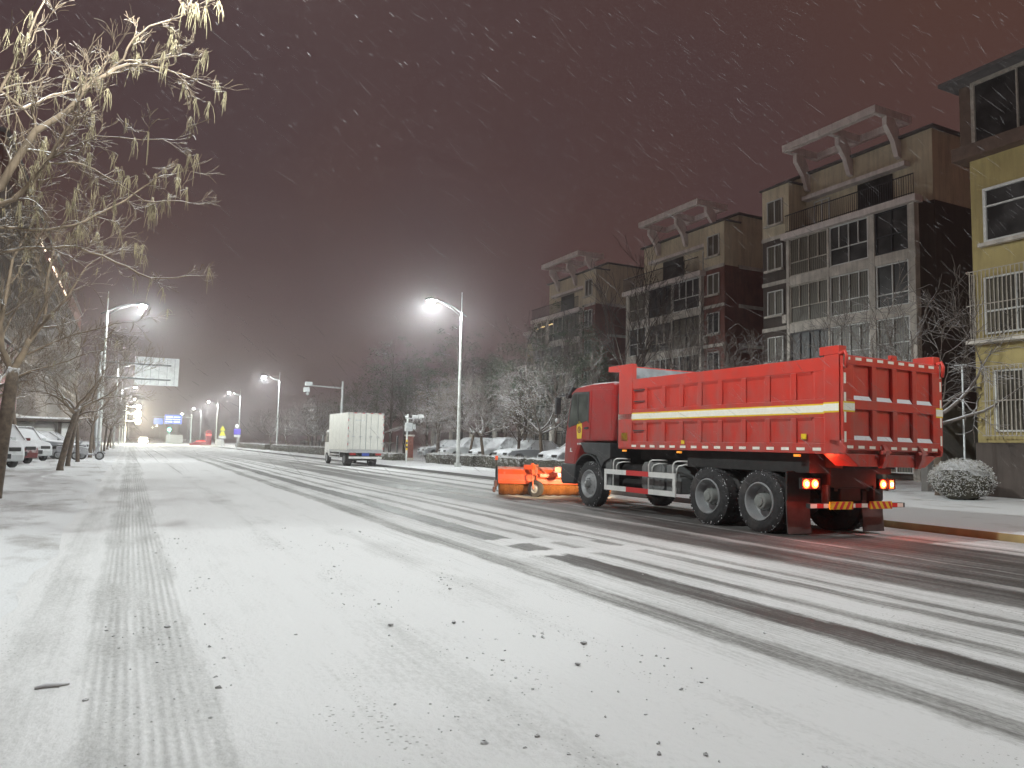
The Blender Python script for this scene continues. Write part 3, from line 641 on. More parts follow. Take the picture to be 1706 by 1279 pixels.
# --- chassis
g = MB()
for x in (.82, 1.62): g.box(x, x + .08, -1.0, 6.5, .80, 1.08)
for y in (-1.0, -.2, .65, 1.6, 2.6, 3.6, 4.6, 6.2): g.box(.82, 1.70, y, y + .09, .84, 1.04)
g.box(.6, 1.9, yb + .5, 4.2, 1.20, 1.43)          # subframe under the body
g.box(.22, 2.28, -1.0, 2.1, 1.10, 1.42)  # added block, fills the see-through gap above the wheels to keep it dark
for y in (0, 1.35): g.tube([(.3, y, .55), (W - .3, y, .55)], .11, 12); g.ball((W / 2, y, .55), .26, 14)
g.tube([(.3, fy, .5), (W - .3, fy, .5)], .07, 10)
g.box(.6, 1.9, 5.0, 6.4, .7, 1.45)
g.build('chassis', M['chassis'], T)
g = MB().box(1.0, 1.5, -.98, -.7, .62, 1.25).box(.7, 1.85, -1.02, -.95, .86, 1.2); g.build('rear_crossmember', M['chassis'], T, bev=.01)
# fuel tank, air tanks
g = MB().prism([(2.95, .50), (2.85, .62), (2.85, 1.05), (2.95, 1.15), (3.55, 1.15), (3.65, 1.05), (3.65, .62), (3.55, .50)], .22, .80, 'x')
for y in (2.95, 3.2, 3.45): g.box(.205, .80, y, y + .03, .49, 1.16)
g.build('fuel_tank', M['tank'], T, bev=.02)
MB().prism([(2.30, .52), (2.30, .85), (2.55, 1.12), (2.78, 1.12), (2.78, .52)], .22, .80, 'x').build('battery_box', M['tank'], T, bev=.02)
MB().tube([(.5, 3.8, .95), (.5, 4.6, .95)], .14, 14).tube([(.5, 3.8, .62), (.5, 4.6, .62)], .12, 14).build('air_tank', M['chassis'], T, auto=True)
# side guards
for sx in (0, 1):
    xa, xb = (.0, .03) if not sx else (W - .03, W)
    g = MB()
    for z in (.47, .84):
        g.mi(0).box(xa, xb, 3.94, 4.81, z, z + .11).box(xa, xb, 2.22, 3.12, z, z + .11); g.mi(1).box(xa, xb, 3.12, 3.94, z, z + .11)
    g.mi(0).box(xa, xb, 4.74, 4.81, .58, .84).box(xa, xb, 2.22, 2.29, .58, .84)
    sg = g.build('side_guard', [M['white'], M['rtape']], T)
    for y in (4.5, 3.16, 2.34):
        dx = 1 if not sx else -1; xo = xb + .012 if not sx else xa - .012
        MB().tube([(xo, y, .5), (xo, y, 1.10), (xo + .01 * dx, y - .03, 1.17), (xo + .03 * dx, y - .09, 1.20), (xo + .1 * dx, y - .20, 1.205), (xo + .3 * dx, y - .25, 1.20)], .017, 8).tube([(xo + .05 * dx, y - .06, .95), (xo + .05 * dx, y - .06, 1.04), (xo + .07 * dx, y - .09, 1.10), (xo + .12 * dx, y - .2, 1.13), (xo + .3 * dx, y - .25, 1.13)], .015, 8).build('guard_bracket', M['white'], sg, smooth=True)
# mud flaps, rear bar, lamps
for xa in (.03, W - .60):
    MB().prism([(-.72, .06), (-.70, .06), (-.66, .62), (-.68, .62)], xa, xa + .55, 'x').build('mud_flap', mat('mud_flap', (.05, .045, .045), .8, dirt=.5), T)
    MB().box(xa, xa + .55, -.70, -.66, .62, 1.12).build('flap_hanger', M['chassis'], T)
g = MB().box(.12, W - .0, -1.10, -1.02, .52, .60); bar = g.build('rear_bar', M['black'], T)
g = MB(); x = .13; k = 0
while x < W - .1: g.mi(k % 2).box(x, x + .15, -1.104, -1.10, .525, .595); x += .155; k += 1
g.build('bar_tape', [M['tape'], M['rtape']], bar)
for xa in (.56, 1.56):
    g = MB().mi(0).box(xa, xa + .56, -1.13, -1.106, .50, .63)
    for k in range(4):
        x = xa + .03 + k * .15; s_ = .09 if xa > 1 else -.09
        q = [(x + .04, .502), (x + .11, .502), (x + .11 + s_ * -.9, .628), (x + .04 + s_ * -.9, .628)]
        q = [(min(max(a, xa), xa + .56), b_) for a, b_ in q]; g.mi(1).prism(q, -1.133, -1.130, 'y')
    g.build('warning_board', [M['yellow'], M['rtape']], bar)
for xa in (.62, 1.75): MB().box(xa, xa + .05, -1.04, -.9, .55, .9).build('bar_bracket', M['chassis'], bar)
for side, xs_ in (('l', (.15, .35)), ('r', (2.06, 2.28))):
    xa = min(xs_) - .10
    tl = MB().box(xa, xa + .44, -1.00, -.93, .83, 1.02).build('tail_lamp', M['chassis'], T, bev=.01)
    for i_, x in enumerate(xs_):
        if side == 'r' and i_ == 1: MB().box(x - .035, x + .045, -1.012, -1.0, .85, .99).build('lens', M['tail'], tl)
        else: MB().lathe([(0, .0), (0, .072), (.012, .076)], (x, -1.012, .92), 'y', 16).build('lens', M['tail'], tl)
        MB().ball((x, -1.018, .92), .036, 10, (1, .3, 1)).build('bulb', M['tailhot'], tl)
MB().box(1.56, 1.70, -.96, -.94, 1.08, 1.22).build('plate_bracket', M['galv'], T)
# --- wheels
def wheel(name, xo, y, z, dual, sx, front):
    sg_ = 1 if sx == 0 else -1; e = empty(name, (xo, y, z)); e.parent = T
    w_ = .30
    def tyre_prof(a): return [(a + .03, .33), (a + .0, .36), (a - .005, .44), (a + .015, .51), (a + .05, .55), (a + .25, .55), (a + .285, .51), (a + .305, .44), (a + .30, .36), (a + .27, .33)]
    g = MB().lathe(tyre_prof(0), (0, 0, 0), 'x', 40, sg_)
    for k in range(40):   # tread lugs at the shoulders
        t = 2 * math.pi * k / 40
        c_, s_ = math.cos(t), math.sin(t); c2, s2 = math.cos(t + .07), math.sin(t + .07)
        for a0, a1 in ((.03, .10), (.20, .27)):
            A = a0 * sg_; B = a1 * sg_
            v = [(A, r_ * cc, r_ * ss) for r_ in (.53, .556) for cc, ss in ((c_, s_), (c2, s2))] + [(B, r_ * cc, r_ * ss) for r_ in (.53, .556) for cc, ss in ((c_, s_), (c2, s2))]
            g.add(v, [(0, 1, 3, 2), (4, 6, 7, 5), (2, 3, 7, 6), (0, 2, 6, 4), (1, 5, 7, 3)])
    g.build('tyre', M['tyre'], e, auto=True)
    rs = random.Random(int(y * 10) + sx); gs = MB()
    for k in range(150):
        t = rs.uniform(0, 2 * math.pi); rr_ = rs.choice((rs.uniform(.515, .555), rs.uniform(.535, .56), rs.uniform(.45, .55))); q = rs.uniform(.002, .007)
        a_ = .01 if rr_ < .52 else rs.uniform(.02, .06) if rr_ < .55 else rs.uniform(.05, .25)
        gs.ball((a_ * sg_, rr_ * math.cos(t), rr_ * math.sin(t)), q, 6, (1, rs.uniform(.7, 2), rs.uniform(.7, 2)), .3, rs)
    gs.build('caked_snow', M['snow'], e)
    if dual: MB().lathe(tyre_prof(.33), (0, 0, 0), 'x', 40, sg_).build('inner_tyre', M['tyre'], e, auto=True)
    g = MB()
    if dual:
        g.lathe([(.01, .345), (-.008, .335), (-.008, .32), (.02, .30), (.20, .285), (.22, .20), (.20, .0)], (0, 0, 0), 'x', 36, sg_)
        h = MB().lathe([(.19, .15), (.05, .145), (.025, .13), (.02, .085), (.0, .08), (-.005, .0)], (0, 0, 0), 'x', 24, sg_)
        for k in range(10): t = 2 * math.pi * k / 10; h.tube([(.20 * sg_, .17 * math.cos(t), .17 * math.sin(t)), (.16 * sg_, .17 * math.cos(t), .17 * math.sin(t))], .014, 6)
    else:
        g.lathe([(.01, .345), (-.008, .335), (-.005, .315), (.04, .29), (.06, .26), (.02, .20), (.0, .15), (.01, .0)], (0, 0, 0), 'x', 36, sg_)
        h = MB().lathe([(.0, .10), (-.06, .085), (-.08, .05), (-.085, 0)], (0, 0, 0), 'x', 20, sg_)
        for k in range(10): t = 2 * math.pi * k / 10; h.tube([(.01 * sg_, .14 * math.cos(t), .14 * math.sin(t)), (-.025 * sg_, .14 * math.cos(t), .14 * math.sin(t))], .014, 6)
        for k in range(10): t = 2 * math.pi * (k + .5) / 10; h.lathe([(.035, .001), (.035, .022)], (0, .225 * math.cos(t), .225 * math.sin(t)), 'x', 8, sg_)
    g.build('rim', M['rim'], e, auto=True); h.build('hub', M['hub'] if dual else M['tank'], e, auto=True)
for y, dual in ((0, 1), (1.35, 1), (fy, 0)):
    wheel('wheel', .08, y, .555, dual, 0, not dual); wheel('wheel', W - .08, y, .555, dual, 1, not dual)
# the truck's own lamps
def pt(name, loc, e_, col, r_=.05):
    ld = bpy.data.lights.new(name, 'POINT'); ld.energy = e_; ld.color = col; ld.shadow_soft_size = r_
    o = bpy.data.objects.new(name, ld); C.objects.link(o); o.location = loc; return o
pt('tail_light', (9.94 + .25, 9.92 - 1.16, .88), 17, (1, .05, .02)); pt('tail_light', (9.94 + 2.17, 9.92 - 1.16, .86), 8, (1, .05, .02))
for x in (.4, W - .4):
    ld = bpy.data.lights.new('head_light', 'SPOT'); ld.energy = 420; ld.color = (1, .74, .42); ld.spot_size = R(75); ld.spot_blend = .6; ld.shadow_soft_size = .06
    o = bpy.data.objects.new('head_light', ld); C.objects.link(o); o.location = (9.94 + x, 9.92 + 6.95, .72); o.rotation_euler = (R(86), 0, 0)

# ================================================================ SWEEPER
S = empty('snow_sweeper', (11.15, 19.05, -.05), R(-22.5), 'orange rotary snow broom on small wheels mounted ahead of the red dump truck', 'snow sweeper')
hw = 1.68
hood = [(.42 * math.cos(t) - 0, .42 + .42 * math.sin(t)) for t in [R(a) for a in (0, 25, 50, 75, 100, 125, 150, 170, 185)]]
hin = [(.385 * math.cos(t), .42 + .385 * math.sin(t)) for t in [R(a) for a in (185, 170, 150, 125, 100, 75, 50, 25, 0)]]
g = MB(); pts_o = hood; pts_i = hin[::-1]
for k in range(len(pts_o) - 1): g.prism([pts_o[k], pts_o[k + 1], pts_i[k + 1], pts_i[k]], -hw, hw, 'x')
hd = g.build('hood', M['orange'], S, auto=True)
MB().box(-hw, hw, -.44, -.41, .36, .46).build('hood_rim', M['orange'], hd, bev=.005)
for x in (-hw - .02, hw):
    MB().prism(hood + [(-.40, .30), (.42, .30)], x, x + .02, 'x').build('end_plate', M['black'] if x < 0 else M['orange'], S)
g = MB(); rnd = random.Random(2); n = 40
g.lathe([(-hw + .04, .16)] + [(-hw + .05 + i * (2 * hw - .1) / 24, .335 + (.02 if i % 2 else 0)) for i in range(25)] + [(hw - .04, .16)], (0, 0, .36), 'x', 28)
for i in range(2600):
    x = rnd.uniform(-hw + .05, hw - .05); t = rnd.uniform(0, 2 * math.pi); c_, s_ = math.cos(t), math.sin(t); r1 = rnd.uniform(.35, .38)
    d = rnd.uniform(-.02, .02)
    g.add([(x - .004, .3 * c_, .36 + .3 * s_), (x + .004, .3 * c_, .36 + .3 * s_), (x + d, r1 * c_, .36 + r1 * s_)], [(0, 1, 2)])
g.build('brush_roller', M['bristle'], S)
g = MB().box(-hw - .06, -hw - .02, -.06, .0, .16, 1.12); st = g.build('end_post', M['chassis'], S)
MB().box(-hw - .075, -hw - .0, -.075, .015, 1.02, 1.14).build('post_cap', M['orange'], st)
MB().box(-hw - .10, -hw - .02, -.40, .12, .26, .44).box(-hw - .14, -hw - .06, -.30, -.1, .1, .26).build('end_drive', mat('drive_rusty', (.16, .06, .05), .7, dirt=.5), S, bev=.02)
for x in (-.62, 1.1):
    e = empty('castor_wheel', (x, -.66, .24)); e.parent = S; e.rotation_euler.z = R(50 if x < 0 else 30); e.scale = (1.28, 1.28, 1.28)
    MB().lathe([(-.05, .10), (-.06, .15), (-.045, .185), (.045, .185), (.06, .15), (.05, .10)], (0, 0, 0), 'x', 24).build('tyre', M['tyre'], e, auto=True)
    MB().lathe([(-.045, .105), (-.03, .08), (-.05, .04), (-.05, 0)], (0, 0, 0), 'x', 16).lathe([(.045, .105), (.03, .08), (.05, .04), (.05, 0)], (0, 0, 0), 'x', 16).build('rim', M['rim'], e)
    MB().tube([(-.09, 0, 0), (-.09, .04, .28), (0, .08, .34), (.09, .04, .28), (.09, 0, 0)], .018, 6).tube([(0, .08, .30), (0, .10, .56)], .035, 10).box(-.05, .05, .05, .3, .42, .52).build('fork', M['orange'], e)
MB().box(-.72, -.52, -.34, -.12, .62, .92).box(-.68, -.56, -.48, -.30, .45, .70).tube([(-.62, -.3, .9), (-.4, -.45, .75), (-.2, -.4, .6)], .02, 6).build('hydraulic_motor', mat('motor', (.30, .07, .03), .6, dirt=.6), S, bev=.01)
g = MB().box(-.1, .0, -1.4, -.1, .60, .72).box(.6, .7, -1.4, -.1, .60, .72).box(-.5, 1.2, -.55, -.45, .55, .66).box(-.06, 1.1, -.48, -.40, .70, .86)
g.build('mounting_frame', M['orange'], S, bev=.008)
g = MB()
for x in (-.3, .15, .8): g.tube([(x, -.42, .5), (x + .1, -.50, .68), (x + .25, -.46, .5), (x + .35, -.6, .7), (x + .2, -1.3, .65)], .014, 6)
g.build('hose', M['rtape'], S)
# ================================================================ STREET LAMPS
POWER = 24500
def lamp_proto(side):
    """side -1: arm reaches toward -x (right hand side of the road)"""
    e = empty('street_lamp', (0, 0, 0))
    MB().tube([(0, 0, 0), (0, 0, 3), (0, 0, 9.3)], [.115, .10, .06], 12).box(-.16, .16, -.16, .16, 0, .25).tube([(0, 0, 9.3), (0, 0, 10.5)], [.035, .02], 8).build('pole', M['pole'], e, smooth=False)
    s = side
    MB().tube([(-.35 * s, 0, 9.05), (0, 0, 9.25), (.5 * s, 0, 9.55), (1.1 * s, 0, 9.76), (1.7 * s, 0, 9.84)], [.04, .05, .045, .04, .035], 8).tube([(.0, 0, 9.0), (.6 * s, 0, 9.42), (1.2 * s, 0, 9.70)], .022, 6).build('arm', M['armgrey'], e, smooth=True)
    h = MB().prism([(1.55 * s, 9.80), (1.60 * s, 9.93), (2.2 * s, 9.97), (2.32 * s, 9.90), (2.30 * s, 9.82)], -.15, .15, 'y').build('lamp_head', M['armgrey'], e, bev=.02)
    MB().ball((1.98 * s, 0, 9.74), .20, 16, (1.15, 1.0, .85)).build('lens', M['lampwhite'], h, smooth=True)
    return e
pr, pl = lamp_proto(-1), lamp_proto(1)
ordr = ['nearest lit street lamp on the right pavement, behind the snow broom', 'second lit street lamp on the right side, before the dark camera pole', 'third lit street lamp on the right side, above the purple sign',
        'fourth lit street lamp on the right, above the yellow warning sign', 'small far street lamp on the right, next to the blue gantry sign']
ys = [41, 103, 143, 183, 228]
for i, y in enumerate([-1.5] + ys):
    lb = ordr[i - 1] if i else 'lit street lamp on the right pavement beside the dump truck, above the frame'
    place(pr, (17.35, y, .03), 0, lb + '', 'street lamps along the right pavement', first=(i == 0)); pr['category'] = 'street lamp'
    street_light('street_light', (15.35, y, 9.58), POWER * (.5 if y < 0 else 1.15 if y < 60 else 1.1))
for o in [q for q in C.objects if q.name.startswith('street_lamp') and q.type == 'EMPTY']: o['category'] = 'street lamp'
ysl = [8.6, 52.8, 97, 140, 183, 226]
ordl = ['lit street lamp overhead beside the bare tree with pods, left pavement', 'large lit street lamp on the left pavement in front of the bare white sign', 'upper of the far white lamps stacked above the left pavement',
        'second of the far white lamps above the left pavement', 'third of the far white lamps above the left pavement', 'smallest far lamp above the left pavement near the warm glow']
for i, y in enumerate(ysl):
    o = place(pl, (-1.75, y, .03), 0, ordl[i], 'street lamps along the left pavement', first=(i == 0)); o['category'] = 'street lamp'
    street_light('street_light', (.25, y, 9.58), POWER * (1.0 if y < 60 else 1.0))
# warm lamps far down the road, past the crossing
wp = empty('distant_lamp', (0, 0, 0))
MB().tube([(0, 0, 0), (0, 0, 9.5)], [.12, .06], 8).tube([(0, 0, 9.4), (-1.8, 0, 9.9)], .05, 6).build('pole', M['pole'], wp)
MB().ball((-2.0, 0, 9.8), .28, 10, (1.4, 1, .6)).build('lamp_head', M['lampwarm'], wp, smooth=True)
for i, (x, y) in enumerate([(17.5, 285), (17.5, 330), (17.8, 375), (18, 430), (18, 500), (18, 590), (18, 700), (-1, 285), (-1, 340), (-1, 420)]):
    side = 'right' if x > 0 else 'left'
    o = place(wp, (x, y, 0), 0 if x > 0 else math.pi, ['nearest', 'second', 'third', 'fourth', 'fifth', 'sixth', 'farthest', 'nearest', 'second', 'farthest'][i] + ' of the pale yellow lamps far down the %s side of the road' % side, 'yellowish lamps beyond the crossing', first=(i == 0))
    o['category'] = 'street lamp'
# the big warm flood lights at the far left of the road
fl = empty('flood_light_mast', (-1.1, 172, 0), 0, 'tall mast with glaring warm white flood lights at the far end of the left pavement', 'flood light')
MB().tube([(0, 0, 0), (0, 0, 8)], .1, 8).build('mast', M['pole'], fl)
for z, r in ((7.6, .55), (6.2, .75), (4.7, .7)): MB().ball((2.2, 0, z), r, 12, (.8, .4, 1)).tube([(0, 0, z), (1.9, 0, z)], .05, 6).build('flood_lamp', emat('flood_lens_%d' % int(z), (1, .97, .72), 14), fl, smooth=True)
for z in (7.2, 5.2):
    o = pt('flood_light', (1.2, 169.5, z), 7500, (1, .93, .62), .4)
# oncoming car with its lamps lit, just a dark shape behind the glare
def car(kind, body_m, lights=False, snowcap=True, L=4.5, Wd=1.8, H=1.62):
    e = empty('parked_car', (0, 0, 0)); hwid = Wd / 2; k = H / 1.62
    # side silhouette, nose at +y
    n = 18
    low = [(-L / 2, .42), (-L / 2 + .03, .80 * k), (-L / 2 + .12, .98 * k), (L / 2 - 1.25, 1.0 * k), (L / 2 - .35, .90 * k), (L / 2 - .06, .74 * k), (L / 2, .50), (L / 2 - .05, .26)]
    def cut(yc, r=.37):
        return [(yc + r * math.cos(a), .33 + r * math.sin(a)) for a in [math.pi * i / 8 for i in range(0, 9)] if .33 + r * math.sin(a) > .25]
    bot = cut(L / 2 - .85) + cut(-L / 2 + .85)
    bot = [(L / 2 - .48, .25)] + cut(L / 2 - .85)[0:9] + [(L / 2 - 1.22, .25), (-L / 2 + 1.22, .25)] + cut(-L / 2 + .85) + [(-L / 2 + .48, .25), (-L / 2 + .04, .28)]
    g = MB().prism(low + bot, -hwid, hwid, 'x'); b = g.build('body', body_m, e, bev=.06)
    # greenhouse, narrower at the roof
    if kind == 'sedan': yb0, yb1, yt0, yt1, zt = -L / 2 + .65, L / 2 - 1.35, -L / 2 + 1.25, L / 2 - 2.1, 1.45 * k
    else: yb0, yb1, yt0, yt1, zt = -L / 2 + .10, L / 2 - 1.20, -L / 2 + .45, L / 2 - 2.0, 1.62 * k
    zb = .97 * k; a, c = hwid - .06, hwid - .22
    v = [(-a, yb0, zb), (a, yb0, zb), (a, yb1, zb), (-a, yb1, zb), (-c, yt0, zt), (c, yt0, zt), (c, yt1, zt), (-c, yt1, zt)]
    MB().add(v, [(0, 1, 5, 4), (1, 2, 6, 5), (2, 3, 7, 6), (3, 0, 4, 7), (4, 5, 6, 7)]).build('glass', M['carglass'], e, bev=.04)
    # roof skin and pillars
    MB().add([(-c - .02, yt0 - .04, zt + .01), (c + .02, yt0 - .04, zt + .01), (c + .02, yt1 + .06, zt + .01), (-c - .02, yt1 + .06, zt + .01), (-c + .05, yt0 + .1, zt + .06), (c - .05, yt0 + .1, zt + .06), (c - .05, yt1 - .1, zt + .06), (-c + .05, yt1 - .1, zt + .06)],
             [(0, 1, 5, 4), (1, 2, 6, 5), (2, 3, 7, 6), (3, 0, 4, 7), (4, 5, 6, 7)]).build('roof', body_m, e, bev=.02)
    g = MB()
    for s in (-1, 1):
        for (y0_, y1_) in ((yb0, yt0), ((yb0 + yb1) / 2 - .1, (yt0 + yt1) / 2), (yb1, yt1)):
            g.tube([(s * (a + .01), y0_, zb), (s * (c + .01), y1_, zt + .02)], .035, 6)
    g.build('pillars', body_m, e)
    for s in (-1, 1):
        for yc in (L / 2 - .85, -L / 2 + .85):
            w = empty('wheel', (s * (hwid - .10), yc, .33)); w.parent = e
            MB().lathe([(-.1, .20), (-.1, .30), (-.06, .33), (.08, .33), (.11, .30), (.11, .20)], (0, 0, 0), 'x', 24, s).build('tyre', M['tyre'], w, auto=True)
            MB().lathe([(.10, .205), (.08, .18), (.10, .05), (.10, 0)], (0, 0, 0), 'x', 20, s).build('rim', M['rim'], w, auto=True)
        MB().box(s * .58 - .2, s * .58 + .2, L / 2 - .10, L / 2 + .005, .60 * k, .74 * k).build('head_lamp', M['head'] if lights else M['glass'], e, bev=.02)
        MB().box(s * .66 - .15, s * .66 + .15, -L / 2 - .01, -L / 2 + .06, .70 * k, .88 * k).build('tail_lamp', M['tailoff'], e, bev=.02)
        MB().box(s * (hwid + .09) - .09, s * (hwid + .09) + .09, yb1 - .25, yb1 - .13, zb, zb + .14).build('mirror', body_m, e, bev=.02)
    MB().box(-.45, .45, L / 2 - .03, L / 2 + .012, .36, .54).build('grille', M['black'], e, bev=.01)
    MB().box(-.22, .22, -L / 2 - .015, -L / 2 + .01, .48, .60).build('number_plate', M['plate'], e)
    return e
suv = car('suv', M['carw'], L=4.6, Wd=1.85, H=1.72); suv2 = car('suv', M['carr'], L=4.4, Wd=1.8, H=1.66); sed = car('sedan', M['cars'], L=4.5, Wd=1.8); suv3 = car('suv', M['carw'], L=4.5, Wd=1.8, H=1.62)
def carset(o, loc, rz, lab, grp, first=True):
    o = place(o, loc, rz, lab, grp, scale=1.12 if loc[0] < 0 and loc[1] < 58 else None, first=first); o['category'] = 'car'; return o
gl = 'snowed-in cars parked on the left'
carset(suv, (-6.05, 39.2, .02), R(208), 'snow-covered silver off-roader, nearest of the parked cars on the left', gl)
carset(suv2, (-6.0, 44.6, .02), R(208), 'snow-covered dark red car parked between two white ones on the left', gl)
carset(suv3, (-5.75, 49.4, .02), R(206), 'white snow-covered car parked third in the row on the left', gl)
carset(sed, (-5.5, 54.5, .02), R(262), 'low dark saloon under snow behind the leaning tree trunks', gl)
carset(sed, (-5.0, 60.3, .02), R(262), 'snowy saloon half hidden by the scooter and trunks', gl, False)
gr = 'snow-covered cars behind the right hand hedge'
carset(sed, (24.0, 38.0, .06), R(98), 'snow-covered car behind the hedge, nearest the truck cab', gr, False)
carset(sed, (24.2, 44.5, .06), R(95), 'rounded snow-covered car behind the hedge, right of the tall lamp post', gr, False)
carset(suv3, (24.6, 49.5, .06), R(98), 'snow-covered car behind the hedge with a bare leaning trunk before it', gr, False)
carset(suv3, (25.0, 56.5, .06), R(88), 'flat-topped snowy car behind the hedge, left of the tall lamp post', gr, False)
carset(sed, (25.4, 62.5, .06), R(88), 'snowy car farthest along behind the hedge, beside the meter pole', gr, False)
onc = carset(car('sedan', M['cardark'], True), (2.2, 165, -.03), R(180), 'distant oncoming car with glaring head lamps under the flood lights', None); onc.name = 'oncoming_car'

pt('head_light', (1.7, 162.0, .7), 2500, (1, .9, .7), .15)
# ================================================================ BOX TRUCK
B = empty('box_truck', (11.45, 43.9, -.05), 0, 'small box truck with pale square cargo box, stopped by the right kerb', 'box truck')
bx = MB().box(0, 2.2, 0, 4.7, .95, 3.2).build('cargo_box', M['box'], B, bev=.02)
for x0, x1 in ((.05, 1.08), (1.12, 2.15)):
    d = MB().box(x0, x1, -.03, -.002, 1.0, 3.13).build('rear_door', M['box'], bx, bev=.01)
    g = MB()
    for xb in ((x0 + .28, x0 + .72)): g.tube([(xb, -.042, 1.0), (xb, -.042, 3.12)], .010, 6)
    for z in (1.35, 2.05, 2.8):
        xh = x0 if x0 < 1 else x1 - .09
        g.box(xh, xh + .09, -.045, -.03, z, z + .05)
    for xb in (x0 + .28, x0 + .72): g.box(xb - .09, xb + .09, -.06, -.045, 1.75, 1.79)
    g.build('lock_bar', M['galv'], d)
g = MB()
for x in (.0, 2.16): g.box(x, x + .04, -.035, .0, .95, 3.2)
g.box(0, 2.2, -.034, 0, 3.14, 3.2).box(0, 2.2, -.034, 0, .95, .99).box(1.085, 1.115, -.033, 0, 1.0, 3.14)
g.build('door_frame', M['galv'], bx)
g = MB(); k = 0
for x in (.005, 2.165):
    z = 1.0
    while z < 3.1: g.mi(k % 2).box(x, x + .03, -.039, -.035, z, z + .14); z += .24; k += 1
x = .1
while x < 2.1: g.mi(k % 2).box(x, x + .16, -.039, -.035, 3.155, 3.19); x += .25; k += 1
g.build('reflector_tape', [M['tape'], M['rtape']], bx)
MB().box(.45, 1.0, -.034, -.030, 2.70, 2.78).build('door_lettering', M['pole'], bx)
MB().box(.02, 2.18, -.02, 4.6, .80, .95).build('floor_frame', M['galv'], B)
MB().box(.1, 2.1, -.12, -.04, .45, .58).build('rear_bumper', M['white'], B, bev=.01)
for x in (.15, 1.72): MB().box(x, x + .35, -.09, -.02, .66, .78).build('tail_lamp', M['tailoff'], B, bev=.01)
MB().box(.88, 1.32, -.10, -.06, .62, .78).build('number_plate', M['plate'], B)
MB().box(.6, .68, 0, 6.2, .45, .8).box(1.5, 1.58, 0, 6.2, .45, .8).tube([(.3, 1.2, .38), (1.9, 1.2, .38)], .07, 8).build('chassis', M['chassis'], B)
cabp = [(4.85, .6), (4.85, 2.15), (5.0, 2.25), (5.9, 2.2), (6.25, 1.4), (6.32, .9), (6.3, .45), (6.1, .45), (5.95, .7), (5.4, .7), (5.2, .5)]
cb = MB().prism(cabp, .12, 2.08, 'x').build('cab', M['white'], B, bev=.05)
MB().prism([(5.15, 1.4), (5.15, 2.05), (5.8, 2.05), (6.08, 1.4)], .10, .12, 'x').prism([(5.15, 1.4), (5.15, 2.05), (5.8, 2.05), (6.08, 1.4)], 2.08, 2.10, 'x').build('window', M['glass'], cb)
MB().box(-.10, .02, 6.1, 6.2, 1.45, 1.85).tube([(.12, 6.0, 1.95), (-.04, 6.15, 1.9)], .015, 6).build('mirror', M['galv'], cb, bev=.01)
for x0, s in ((.12, 1), (2.08, -1)):
    for y, dual in ((1.2, 1), (5.65, 0)):
        w = empty('wheel', (x0, y, .38)); w.parent = B
        MB().lathe([(.02, .22), (0, .34), (.04, .385), (.40 if dual else .2, .385), (.43 if dual else .23, .34), (.4 if dual else .2, .22)], (0, 0, 0), 'x', 28, s).build('tyre', M['tyre'], w, auto=True)
        MB().lathe([(0, .225), (.10 if dual else .02, .19), (.08 if dual else -.02, .08), (.0, 0)], (0, 0, 0), 'x', 20, s).build('rim', M['rim'], w, auto=True)
MB().box(.05, .08, 2.0, 4.6, .45, .52).box(.05, .08, 2.0, 4.6, .62, .69).box(.05, .08, 2.0, 2.05, .45, .8).box(.05, .08, 4.5, 4.55, .45, .8).build('side_guard', M['galv'], B)

# ================================================================ SCOOTER
Sc = empty('parked_scooter', (-2.2, 50.4, .03), R(-75), 'snow-covered electric scooter parked at the left kerb', 'scooter')
M['scoot'] = mat('scooter_paint', (.30, .30, .32), .4, snow=1, snow_lo=.0, snow_hi=.4)
MB().prism([(-.75, .45), (-.70, .78), (-.35, .80), (-.05, .70), (.0, .42), (.30, .36), (.35, .30), (-.1, .28), (-.35, .35)], -.15, .15, 'x').build('body', M['scoot'], Sc, bev=.04)
MB().prism([(.28, .36), (.55, .95), (.62, .93), (.42, .36)], -.19, .19, 'x').build('front_shield', M['scoot'], Sc, bev=.03)
MB().prism([(-.72, .80), (-.68, .90), (-.15, .88), (-.10, .80)], -.14, .14, 'x').build('seat', mat('seat_snow', (.06, .06, .06), .7, snow=1, snow_lo=.1, snow_hi=.4), Sc, bev=.03)
MB().tube([(0, .62, .30), (0, .50, 1.02)], .03, 8).tube([(-.33, .40, 1.08), (0, .50, 1.02), (.33, .40, 1.08)], .022, 6).box(-.06, .06, .5, .6, .96, 1.12).build('handlebar', M['scoot'], Sc)
MB().tube([(-.30, .42, 1.08), (-.33, .46, 1.22)], .008, 5).ball((-.34, .46, 1.26), .05, 8, (1, .4, .8)).tube([(.30, .42, 1.08), (.33, .46, 1.22)], .008, 5).ball((.34, .46, 1.26), .05, 8, (1, .4, .8)).build('mirror', M['black'], Sc)
arch_strip(.62, .25, .29, -.08, .08, R(20), R(160), M['scoot'], 'front_fender', Sc, .02)
for y in (.62, -.62):
    w = empty('wheel', (0, y, .25)); w.parent = Sc
    MB().lathe([(-.05, .16), (-.055, .21), (-.03, .25), (.03, .25), (.055, .21), (.05, .16)], (0, 0, 0), 'x', 24).build('tyre', M['tyre'], w, auto=True)
    MB().lathe([(-.04, .165), (-.02, .14), (-.04, .04), (-.05, 0)], (0, 0, 0), 'x', 16).lathe([(.04, .165), (.02, .14), (.04, .04), (.05, 0)], (0, 0, 0), 'x', 16).build('rim', M['rim'], w)
sc2 = place(Sc, (-3.15, 51.4, .03), R(-100), 'second snowy scooter standing behind the one at the kerb')

